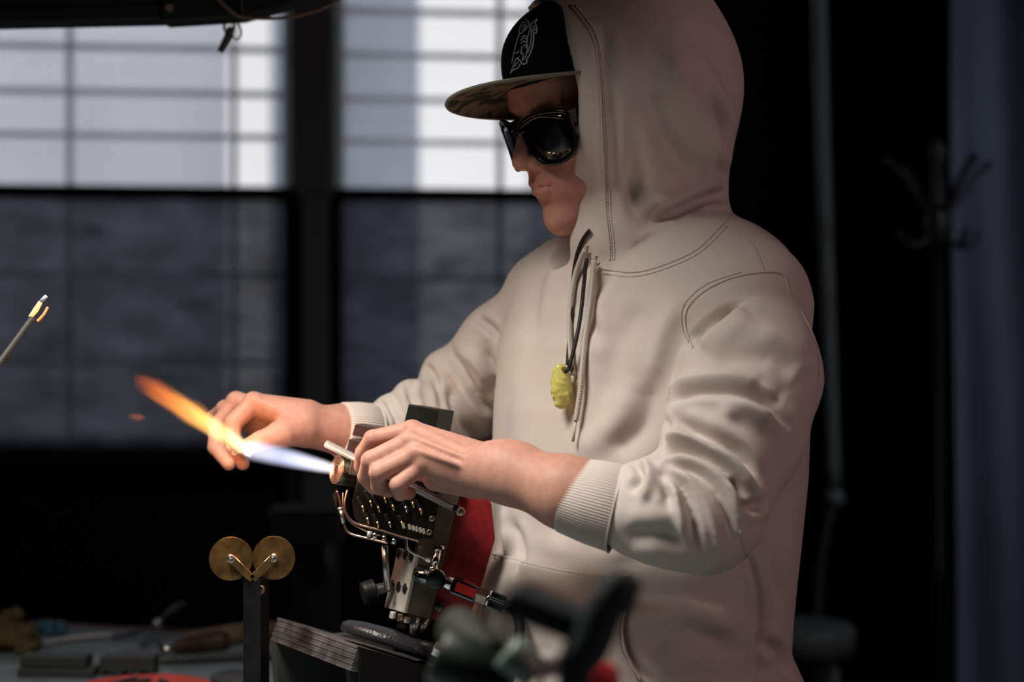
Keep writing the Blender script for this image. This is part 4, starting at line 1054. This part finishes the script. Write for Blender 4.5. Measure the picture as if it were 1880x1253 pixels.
# pale valve plate
vp = [hb, E(707, 1115, TD+.010), E(732, 1006, TD+.010), E(766, 1017, TD-.035)]
slab('valve_plate', [p+Vector((-.0008, -.0008, 0)) for p in vp], .004, SP)
vx = (vp[1]-vp[0]); vy = (vp[3]-vp[0]); vn = vx.cross(vy).normalized(); vn = vn if vn.y < 0 else -vn
def vq(px, py, off=.0012):   # point on the valve plate under a picture position
    d = (P(px, py, 2)-eye).normalized(); t_ = ((vp[0]-eye).dot(vn))/d.dot(vn); return eye+d*t_+vn*off
for x, y in ((734, 1017), (746, 1020), (757, 1023), (722, 1074.5), (734, 1078), (745.5, 1081.5)):
    c = vq(x, y, .0014); b = MB(); b.lathe([(-.001, .0), (-.001, .0056), (.0002, .0060), (.0004, .0056), (-.0006, .0052), (-.0006, 0)], c, vn, 24, False); o = b.build('port_ring', mat('port_steel', (.4, .37, .32, 1), .25, 1), tc_)
    b = MB(); b.lathe([(-.0002, .0052), (.0002, .0050), (.0002, 0)], c, vn, 20, False); b.box(c+vn*.0006, (.0014, .0008, .008), rot('Y', 25)); b.build('port_plug', HOLE, tc_)
# slotted manifold plate
mpn = [E(646, 921, TD-.028), E(660, 868, TD-.028), E(745, 872, TD-.034), E(806, 900, TD-.040), E(803, 936, TD-.040), E(794, 990, TD-.040), E(742, 992, TD-.036), E(668, 972, TD-.03), E(650, 950, TD-.028)]
b = MB(); b.prism(mpn, (0, .022, 0), .0008); b.build('manifold_plate', mat('manifold', (.05, .043, .037, 1), .33, .8, noise=.3, nscale=60, bump=.1), tc_)
random.seed(5)
for x, y, L_ in ((662, 925, 30), (676, 915, 34), (690, 925, 38), (702, 908, 36), (716, 922, 40), (728, 905, 34), (740, 925, 38), (754, 918, 30), (768, 930, 30), (672, 948, 22), (690, 955, 24), (712, 955, 26), (735, 955, 20)):
    d0 = TD-.030-.010*(x-650)/150-.0022
    p0 = E(x-L_*.18, y-L_*.42, d0); p1 = E(x+L_*.05, y, d0); p2 = E(x+L_*.30, y+L_*.42, d0)
    b = MB(); b.tube([p0, p1, p2], [.0024, .0030, .0024], 8, 5); b.build('slot', HOLE, tc_)
    b = MB(); q = E(x+L_*.12, y+L_*.12, d0-.003); b.cyl(q, q+Vector((.0015, 0, -.007)), .0014, .0011, 10); b.build('brass_pin', BRB if random.random() > .4 else CH, tc_)
for x, y in ((741, 966), (752, 968), (759, 970), (765, 972), (772, 974), (778, 976)):
    b = MB(); b.box(E(x, y, TD-.042), (.003, .002, .0058), rot('Y', -14), .0003); b.build('label_mark', mat('pale_paint', (.5, .47, .38, 1), .6), tc_)
def screw(px, py, D, r, n=Vector((-.1, -1, 0)), m=None):
    c = P(px, py, D); n = n.normalized(); b = MB(); b.lathe([(-.003, r*.9), (0, r), (.0012, r), (.0018, r*.85)], c, n, 24); o = b.build('screw', m or mat('screw_bronze', (.45, .34, .24, 1), .3, 1), tc_)
    b = MB(); b.box(c+n*.0018, (.0010, .0006, r*1.6), rot('Y', 30)); b.build('screw_slot', HOLE, o)
for x, y in ((793, 953), (788, 978)): screw(x, y, TD-.042, .0032)
screw(845, 940, TD-.028, .0052); screw(806, 1115, TD-.020, .0055, m=mat('screw_dark', (.08, .075, .07, 1), .3, 1))
screw(771, 1006, TD-.037, .0018)
# red side panel
rp = [E(838, 917, TD-.012), E(880, 909, TD-.012), E(893, 912, TD-.012), E(902, 926, TD-.012), E(909, 990, TD-.012), E(884, 1075, TD-.012), E(858, 1140, TD-.012), E(845, 1146, TD-.012), E(788, 1138, TD-.012), E(800, 1060, TD-.012)]
b = MB(); b.prism(rp, (0, .006, 0), .0012); b.build('side_panel', REDP, tc_)
# top blocks
def tblock(name, q, D, th, m, parent=tc_):
    """front face corners in picture order, plus thickness to the right and back"""
    b = MB(); b.prism([E(x, y, D) for x, y in q], th, .0010); return b.build(name, m, parent)
tblock('top_block', [(750, 742), (806, 752), (793, 822), (733, 812)], TD-.010, Vector((.016, .030, -.003)), BLK2)
tblock('magnet_block', [(652, 779), (715, 790), (708, 812), (646, 799)], TD-.012, Vector((.006, .02, 0)), BRN)
tblock('lower_block', [(641, 806), (712, 817), (706, 840), (635, 828)], TD-.012, Vector((.006, .02, 0)), BRN)
tblock('block_post', [(664, 799), (700, 804), (694, 812), (660, 808)], TD-.006, Vector((.003, .01, 0)), SP)
tblock('clamp_body', [(648, 826), (800, 838), (845, 900), (640, 872)], TD-.004, Vector((.0, .024, 0)), DKP)
tblock('block_stem', [(706, 806), (790, 818), (800, 845), (700, 845)], TD-.002, Vector((.0, .02, 0)), DKP)
# tubes
b = MB(); b.tube([E(619, 902, TD-.022), E(624, 925, TD-.024), E(630, 955, TD-.026), E(634, 970, TD-.028), E(645, 981, TD-.030), E(680, 990, TD-.034), E(712, 998, TD-.038)], .0013, 8); b.build('gas_tube', COP, tc_)
b = MB(); b.cyl(E(625, 934, TD-.025), E(631, 962, TD-.027), .0024, .0022, 14); b.cyl(E(624.5, 932, TD-.025), E(625.4, 937, TD-.025), .0031, .0031, 14); b.build('tube_fitting', ST, tc_)
b = MB(); b.tube([E(638, 900, TD-.022), E(633, 925, TD-.026), E(637, 945, TD-.029), E(655, 962, TD-.032), E(700, 974, TD-.036), E(735, 985, TD-.039), E(770, 995, TD-.042)], .0012, 8); b.tube([E(630, 905, TD-.020), E(630, 930, TD-.024), E(640, 955, TD-.027), E(670, 975, TD-.032), E(700, 984, TD-.034)], .0010, 8); b.build('gas_tube', COP, tc_)
b = MB(); b.prism([E(614, 905, TD-.02), E(619, 896, TD-.02), E(618, 935, TD-.02), E(610, 910, TD-.02)], (0, .002, 0)); b.build('copper_fin', COP, tc_)
b = MB(); b.tube([E(746, 988, TD-.042), E(747, 1004, TD-.043), E(756, 1015, TD-.044), E(770, 1021, TD-.045), E(786, 1029, TD-.046)], .0014, 8); b.build('gas_tube', CH, tc_)
b = MB(); b.hexa(E(782, 1027, TD-.046), E(791, 1031, TD-.046), .0028); b.build('tube_nut', CH, tc_)
for x in (679, 689, 706, 724):
    b = MB(); b.cyl(E(x, 976+(x-679)*.28, TD-.034), E(x-1.5, 987+(x-679)*.28, TD-.034), .0026, .0026, 12); b.build('tube_collar', CH if x > 685 else SP, tc_)
b = MB(); b.cyl(E(706, 1003, TD-.020), E(711, 1084, TD-.020), .0037, .0034, 20); b.build('steel_rod', ST, tc_)
# left black valve knob
kx = Vector((-.93, -.30, -.22)).normalized(); kc = E(690, 1084, TD-.008)
b = MB(); b.lathe([(-.018, .0055), (-.002, .0062), (0, .0075)], kc, kx, 12, sm=False); b.build('valve_stem', mat('stem_grey', (.16, .16, .15, 1), .35, .8), tc_)
b = MB(); pf_ = [(0, .008), (.001, .0125)]+[(.0025+.0022*i+(.0011 if j else 0), .0132-(.0012 if j else 0)) for i in range(5) for j in (0, 1)]+[(.0150, .0125), (.0158, .010)]
b.lathe(pf_, kc, kx, 36); b.build('valve_knob', RUB, tc_)
# needle valve and front knob
b = MB(); b.cyl(E(797, 1044, TD-.05), E(804, 1014, TD-.05), .0042, .0040, 20); b.cyl(E(796, 1048, TD-.05), E(797.5, 1041, TD-.05), .0052, .0052, 20); b.build('needle_valve', CH, tc_)
b = MB(); b.cyl(E(803.6, 1016, TD-.05), E(805, 1009, TD-.05), .0034, .0034, 16); b.lathe([(0, .0048), (.0004, .0054), (.0034, .0054), (.0038, .0048)], E(806, 1008, TD-.05), Vector((.15, 0, 1)), 12, sm=False); b.build('valve_screw', CH, tc_)
b = MB(); b.cyl(E(768, 1054, TD-.030), E(797, 1064, TD-.046), .0105, .0100, 32, .001); b.build('valve_collar', mat('blue_chrome', (.25, .32, .36, 1), .15, 1), tc_)
b = MB(); b.lathe([(-.012, .0098), (-.004, .0106), (-.001, .0110)], E(800, 1064, TD-.058), Vector((.15, -1, -.1)), 36); b.build('knob_bezel', CH, tc_)
b = MB(); b.lathe([(-.003, .0106), (.002, .0108), (.003, .0098), (.003, .0)], E(800, 1065, TD-.060), Vector((.10, -1, -.1)), 36, False); b.build('front_knob', mat('knob_black', (.004, .004, .005, 1), .3), tc_)
# quick connector going right
q0, q1 = E(815, 1068, TD-.05), E(926, 1112, TD-.058); qd = (q1-q0).normalized(); QL = (q1-q0).length
def Q(t): return q0+(q1-q0)*t
b = MB(); b.cyl(Q(-.02), Q(.14), .0075, .0082, 24, .0008); b.build('connector_neck', CH, tc_)
b = MB(); side = qd.cross(Vector((0, -1, 0))).normalized(); RQ = Matrix((qd, Vector((0, 1, 0)), side)).transposed()
b.box(Q(.34), (QL*.42, .018, .018), RQ, .003); b.build('connector_body', mat('gun_metal', (.10, .10, .11, 1), .2, 1), tc_)
b = MB(); b.box(Q(.36)+Vector((0, -.0092, 0))-side*.0012, (QL*.33, .0016, .0098), RQ, .0006); b.build('red_label', mat('red_label', (.55, .02, .012, 1), .4), tc_)
b = MB(); b.box(Q(.38)+side*.0085*(1 if side.z > 0 else -1), (QL*.20, .008, .0022), RQ, .0005); b.build('release_button', mat('red_label', (.55, .02, .012, 1), .4), tc_)
b = MB(); b.hexa(Q(.53), Q(.72), .0092); b.build('hex_nut', SB, tc_)
b = MB(); b.cyl(Q(.72), Q(.76), .0098, .0098, 28); b.build('collar_ring', CH, tc_)
b = MB(); n = 18; v = []; f = []
uq = qd.orthogonal().normalized(); wq = qd.cross(uq)
for t_ in (.76, 1.0):
    for i in range(n*4): a = 2*math.pi*i/(n*4); v.append(Q(t_)+(uq*math.cos(a)+wq*math.sin(a))*(.0088+.0007*math.cos(a*n)))
for i in range(n*4): k = (i+1) % (n*4); f.append((i, k, n*4+k, n*4+i))
f.append(tuple(range(n*4))[::-1]); f.append(tuple(range(n*4, n*8))); b.add(v, f, False); b.build('knurled_end', mat('gun_metal', (.10, .10, .11, 1), .2, 1), tc_)
t = empty('gas_hose', Q(1.0)); tag(t, 'black gas hose leaving the torch connector towards the bench', 'hose')
b = MB(); b.tube([Q(.98), Q(1.15), Q(1.25)+Vector((0, -.03, -.02)), Q(1.25)+Vector((-.02, -.12, -.08)), Vector((Q(1.2).x-.05, 1.55, .957))], .0055, 10); b.build('hose_body', RUB, t)
# feet and base
for i, x in enumerate((722, 735, 748)):
    b = MB(); b.hexa(E(x, 1124+i*4, TD-.024), E(x-2, 1136+i*4, TD-.024), .0036); b.build('bolt', BRB if i == 1 else SP, tc_)
b = MB(); b.cyl(E(764, 1130, TD-.02), E(756, 1166, TD-.02), .0072, .0038, 20); b.cyl(E(783, 1134, TD-.01), E(769, 1164, TD-.012), .0060, .0034, 20); b.build('stand_leg', ST, tc_)
bn = -dn; bcn = None
bo = E(712, 1178, TD-.0); 
b = MB(); b.lathe([(-.004, .052), (.0, .055), (.006, .054), (.010, .048), (.013, .03), (.014, .012)], bo, bn, 56); o = b.build('base_disc', mat('hammered_paint', (.03, .03, .036, 1), .28, .3, bump=1.0, bscale=350), tc_)
b = MB(); b.lathe([(0, .0125), (.003, .0130), (.005, .0120), (.007, .0130), (.009, .0120), (.011, .0128), (.013, .010)], bo+bn*.012+Vector((.018, -.005, 0)), bn, 28); b.build('locking_ring', RUB, tc_)
b = MB(); b.lathe([(0, .008), (.0015, .0088), (.020, .0082), (.0205, .007)], E(797, 1190, TD-.045), Vector((.85, -.2, -.42)), 6, sm=False); b.build('clamp_screw', CH, tc_)
b = MB(); b.cyl(E(745, 1180, TD-.010), E(803, 1192, TD-.040), .006); b.build('clamp_rod', RUB, tc_)

# ---------------------------------------------------------------- glass in the hands
def glass_mat(name, col, emis=None, e=0, rough=.03):
    return mat(name, col, rough, trans=.8, ior=1.47, coat=.6, emis=emis, estr=e)
TG = glass_mat('clear_glass', (1, .97, .95, 1))
def hollow(a, b_, ro, ri, seg=20):
    a = Vector(a); b_ = Vector(b_); L_ = (b_-a).length; m_ = MB(); m_.lathe([(0, ri), (0, ro), (L_, ro), (L_, ri), (0, ri)], a, b_-a, seg, False); return m_
t = empty('glass_tube', P(720, 875, 1.806)); tag(t, 'clear glass tube held in the near hand, open end towards the flame', 'glass tube')
g0_, g1_ = P(599, 815, 1.835), P(838, 935, 1.782)
hollow(g0_, g1_, .0042, .0027).build('tube_wall', TG, t)
b = MB(); b.cyl(P(834, 933, 1.7825), P(841, 937, 1.781), .0044, .0042, 16, .0005); b.build('dark_end', mat('end_black', (.01, .01, .015, 1), .4), t)
t = empty('glass_workpiece', P(448, 826, 1.90)); tag(t, 'glowing hot glass end held in the far hand inside the flame', 'glass')
b = MB(); b.sphere(P(456, 825, 1.885), (.0068, .0062, .0076)); b.build('molten_tip', mat('molten', (1, .9, .7, 1), .3, emis=(1, .86, .62, 1), estr=3.5), t)
b = MB(); b.tube([P(456, 825, 1.885), P(446, 826, 1.915), P(430, 832, 1.975)], [.004, .0035, .0035], 12); b.build('rod', glass_mat('hot_glass', (1, .8, .6, 1), (1, .5, .2, 1), .5), t)
# rod with a glowing tip at the left
t = empty('glowing_rod', (P(-330, 0, 1.8).x, 1.8, TZ)); tag(t, 'dark rod with a glowing orange tip slanting in at the left edge', 'rod')
r0, r1, r2, r3 = P(-420, 1235, 1.8), P(60, 586, 1.8), P(78, 562, 1.8), P(90, 547, 1.8)
r0 = r1+(r0-r1)*((r1.z-TZ-.002)/(r1.z-r0.z))
b = MB(); b.cyl(r0, P(61, 583, 1.8), .0042, .0036, 14); b.build('shaft', mat('sooty_rod', (.018, .017, .012, 1), .6), t)
sd = (r3-r1).normalized().cross(Vector((0, -1, 0))).normalized()*.0032
b = MB(); b.tube([r1-sd, P(70, 573, 1.8)-sd, P(79, 558, 1.8)-sd], [.0020, .0030, .0022], 10); b.build('glowing_tip', mat('glow', (1, .6, .3, 1), .4, emis=(1, .40, .10, 1), estr=1.5), t)
b = MB(); b.tube([r1+sd*1.2+Vector((.002, 0, 0)), P(74, 574, 1.8)+sd*1.3, P(82, 560, 1.8)+sd*1.3], .0014, 8); b.build('glowing_edge', mat('glow_dim', (1, .4, .15, 1), .4, emis=(1, .20, .04, 1), estr=.7), t)
b = MB(); b.cyl(P(79, 558, 1.8)-sd, r3-sd, .0022, .0020, 12); b.build('glass_end', mat('pale_glass', (.6, .6, .75, 1), .2, trans=.3), t)
b = MB(); b.box((r0+r3)*0+Vector((r0.x, 1.8, TZ+.010)), (.03, .06, .020), bev=.002); b.build('rest', BL, t)

# ---------------------------------------------------------------- the flame: emission volumes inside tapered shells
def flame_part(name, A, B, prof, cols, strength, parent, soft=(.35, 1.0), nz=0.0, fade=(0, 0, 1, 1), core=0.0):
    """prof: (t, radius) stations; the shader's radius follows the same profile"""
    A = Vector(A); B = Vector(B); L_ = (B-A).length; d = (B-A).normalized()
    m = bpy.data.materials.new(name); m.use_nodes = True; N = m.node_tree.nodes; K = m.node_tree.links; N.remove(N['Principled BSDF'])
    tc = N.new('ShaderNodeTexCoord'); sp = N.new('ShaderNodeSeparateXYZ')
    def M(op, a, b2=None, cl=False, c3=None):
        n = N.new('ShaderNodeMath'); n.operation = op; n.use_clamp = cl
        for i, x in enumerate((a, b2, c3)):
            if x is None: continue
            if hasattr(x, 'is_output') or isinstance(x, bpy.types.NodeSocket): K.new(x, n.inputs[i])
            else: n.inputs[i].default_value = x
        return n.outputs[0]
    src = tc.outputs['Object']
    if nz:
        mp = N.new('ShaderNodeMapping'); mp.inputs['Scale'].default_value = (.35, 1, 1); K.new(src, mp.inputs[0])
        n = N.new('ShaderNodeTexNoise'); n.inputs['Scale'].default_value = 60; n.inputs['Detail'].default_value = 3; K.new(mp.outputs[0], n.inputs['Vector'])
        vs = N.new('ShaderNodeVectorMath'); vs.operation = 'SUBTRACT'; vs.inputs[1].default_value = (.5, .5, .5); K.new(n.outputs['Color'], vs.inputs[0])
        vm = N.new('ShaderNodeVectorMath'); vm.operation = 'SCALE'; vm.inputs['Scale'].default_value = nz; K.new(vs.outputs[0], vm.inputs[0])
        va = N.new('ShaderNodeVectorMath'); va.operation = 'ADD'; K.new(src, va.inputs[0]); K.new(vm.outputs[0], va.inputs[1]); src = va.outputs[0]
    K.new(src, sp.inputs[0])
    t_ = M('DIVIDE', sp.outputs['X'], L_, True)
    r2 = M('ADD', M('MULTIPLY', sp.outputs['Y'], sp.outputs['Y']), M('MULTIPLY', sp.outputs['Z'], sp.outputs['Z'])); r = M('SQRT', r2)
    Rm = max(p[1] for p in prof)
    rr = N.new('ShaderNodeValToRGB'); K.new(t_, rr.inputs[0])
    def fill(ramp, st):
        while len(ramp.elements) > 1: ramp.elements.remove(ramp.elements[-1])
        ramp.elements[0].position = st[0][0]; ramp.elements[0].color = st[0][1]
        for p, c in st[1:]: e = ramp.elements.new(p); e.color = c
    fill(rr.color_ramp, [(p, (q/Rm, q/Rm, q/Rm, 1)) for p, q in prof])
    Rr = M('MULTIPLY', rr.outputs[0], Rm)
    q = M('DIVIDE', r, M('MAXIMUM', Rr, .0002))
    mr = N.new('ShaderNodeMapRange'); mr.interpolation_type = 'SMOOTHSTEP'; K.new(q, mr.inputs[0]); mr.inputs[1].default_value = soft[0]; mr.inputs[2].default_value = soft[1]; mr.inputs[3].default_value = 1; mr.inputs[4].default_value = 0
    cr = N.new('ShaderNodeValToRGB'); K.new(t_, cr.inputs[0]); fill(cr.color_ramp, cols)
    fr = N.new('ShaderNodeValToRGB'); K.new(t_, fr.inputs[0]); fill(fr.color_ramp, [(p, (v_, v_, v_, 1)) for p, v_ in fade])
    den = M('MULTIPLY', M('MULTIPLY', mr.outputs[0], fr.outputs[0]), strength)
    em = N.new('ShaderNodeEmission'); K.new(cr.outputs[0], em.inputs[0]); K.new(den, em.inputs[1]); K.new(em.outputs[0], N['Material Output'].inputs['Volume'])
    s = MB(); s.lathe([(p*L_, max(q_*1.08, .0006)) for p, q_ in prof], (0, 0, 0), (1, 0, 0), 24)
    o = s.build(name, m, parent); o.rotation_mode = 'QUATERNION'; o.rotation_quaternion = d.to_track_quat('X', 'Z'); o['world'] = 1
    o.location = A-Vector(parent.location); return o
fl = empty('flame', P(455, 825, 1.885)); tag(fl, 'torch flame: pale blue-white jet turning into a yellow and orange plume', 'flame'); fl['placed'] = 1
J0 = P(612, 861, 1.903); J1 = P(452, 823, 1.884)
W = lambda r, g, b: (r, g, b, 1)
flame_part('jet', J0, J1, [(0, .0080), (.12, .0098), (.4, .0125), (.7, .0145), (.92, .0150), (1, .0120)], [(0, W(1, .92, .9)), (.15, W(.86, .87, 1)), (.6, W(.66, .68, 1)), (1, W(.85, .82, .95))], 105, fl, (.3, 1.0), fade=((0, 1), (.15, 1), (.6, .6), (1, .55)))
flame_part('plume', P(466, 830, 1.8845), P(242, 690, 1.874), [(0, .0085), (.08, .0108), (.22, .0132), (.45, .0160), (.62, .0155), (.8, .0140), (.93, .0100), (1, .004)],
           [(0, W(1, .85, .6)), (.15, W(1, .66, .28)), (.4, W(1, .47, .10)), (.7, W(1, .26, .03)), (1, W(.9, .12, .02))], 95, fl, (.25, 1.0), nz=.017, fade=((0, 1.3), (.1, 1.1), (.35, .95), (.6, .72), (.8, .48), (.93, .22), (1, 0)))
flame_part('plume_tongue', P(405, 792, 1.880), P(284, 692, 1.872), [(0, .004), (.25, .0085), (.5, .0090), (.75, .0065), (1, .0025)], [(0, W(1, .60, .2)), (.5, W(1, .40, .08)), (1, W(1, .2, .03))], 55, fl, (.2, 1.0), nz=.012, fade=((0, .4), (.3, 1), (.7, .6), (1, 0)))
flame_part('spark_puff', P(234, 764, 1.88), P(268, 768, 1.88), [(0, .002), (.3, .0055), (.7, .0062), (1, .002)], [(0, W(1, .2, .05)), (1, W(1, .22, .06))], 34, fl, (.1, 1.0), nz=.006, fade=((0, .6), (.6, 1), (1, .5)))

# ---------------------------------------------------------------- blurred second torch in the foreground
t2 = empty('clamp_head', (.03, 1.03, TZ)); tag(t2, 'blurred dark clamp with a block and upright knob in the near foreground', 'clamp')
NV = mat('navy_black', (.012, .018, .024, 1), .55); gD = 1.02
b = MB(); b.prism([P(936, 1083, gD), P(1092, 1150, gD), P(1078, 1196, gD), P(905, 1128, gD)], (.01, .04, 0), .004); b.build('block', NV, t2)
b = MB(); b.tube([P(1060, 1215, gD), P(1085, 1180, gD), P(1110, 1120, gD), P(1132, 1092, gD)], [.013, .013, .012, .0125], 16); b.build('arm', NV, t2)
b = MB(); b.lathe([(-.012, .009), (-.008, .0115), (.008, .0120), (.012, .009)], P(1136, 1090, gD), Vector((.35, 0, .94)), 24); b.build('knob', NV, t2)
b = MB(); b.tube([P(1060, 1210, gD), P(1055, 1300, gD), Vector((P(1055, 0, gD).x, gD+.01, TZ))], .011, 14); b.build('post', NV, t2)
b = MB(); b.lathe([(0, .035), (.006, .036), (.009, .03)], Vector((P(1055, 0, gD).x, gD+.01, TZ)), (0, 0, 1), 32); b.build('base', NV, t2)
t3 = empty('spare_torch', (-.03, 1.12, TZ)); tag(t3, 'blurred green and steel torch fittings below the dark clamp block', 'torch')
GR = mat('green_body', (.009, .016, .014, 1), .45, noise=.5, nscale=40); gE = 1.17
b = MB(); b.cyl(P(800, 1200, gE), P(930, 1262, gE), .020, .022, 24, .003); b.build('body', GR, t3)
b = MB(); b.cyl(P(835, 1150, gE+.05), P(905, 1215, gE), .016, .015, 20, .002); b.build('valve_body', mat('dark_olive', (.010, .012, .006, 1), .75), t3)
b = MB(); b.cyl(P(930, 1195, gE-.02), P(985, 1240, gE-.02), .014, .012, 20, .002); b.build('fitting', mat('grey_green_metal', (.14, .18, .16, 1), .45, .3), t3)
b = MB(); b.tube([P(985, 1225, gE), P(1030, 1218, gE), P(1065, 1236, gE), P(1085, 1290, gE)], .009, 12); b.build('tube', mat('pale_tube', (.30, .27, .25, 1), .4), t3)
b = MB(); b.lathe([(-.008, .008), (-.004, .0105), (.004, .0105), (.008, .007)], P(1108, 1246, gE-.06), Vector((.3, -1, .2)), 20); b.build('red_knob', mat('red_knob', (.55, .02, .02, 1), .4), t3)
b = MB(); b.cyl(P(1108, 1248, gE-.05), P(1060, 1270, gE), .004); b.cyl(P(880, 1250, gE), Vector((P(880, 0, gE).x, gE, TZ)), .012); b.cyl(P(1085, 1286, gE), Vector((P(1085, 0, gE).x, gE, TZ)), .010); b.build('support', GR, t3)
def settle2():
    for o in list(COL.objects):
        if o.parent is None and o.type == 'EMPTY' and not o.get('placed'):
            off = Vector(o.location)
            for c in o.children: c.location = Vector(c.location)-off
        if 'placed' in o.keys(): del o['placed']
        if 'world' in o.keys(): del o['world']
settle2()
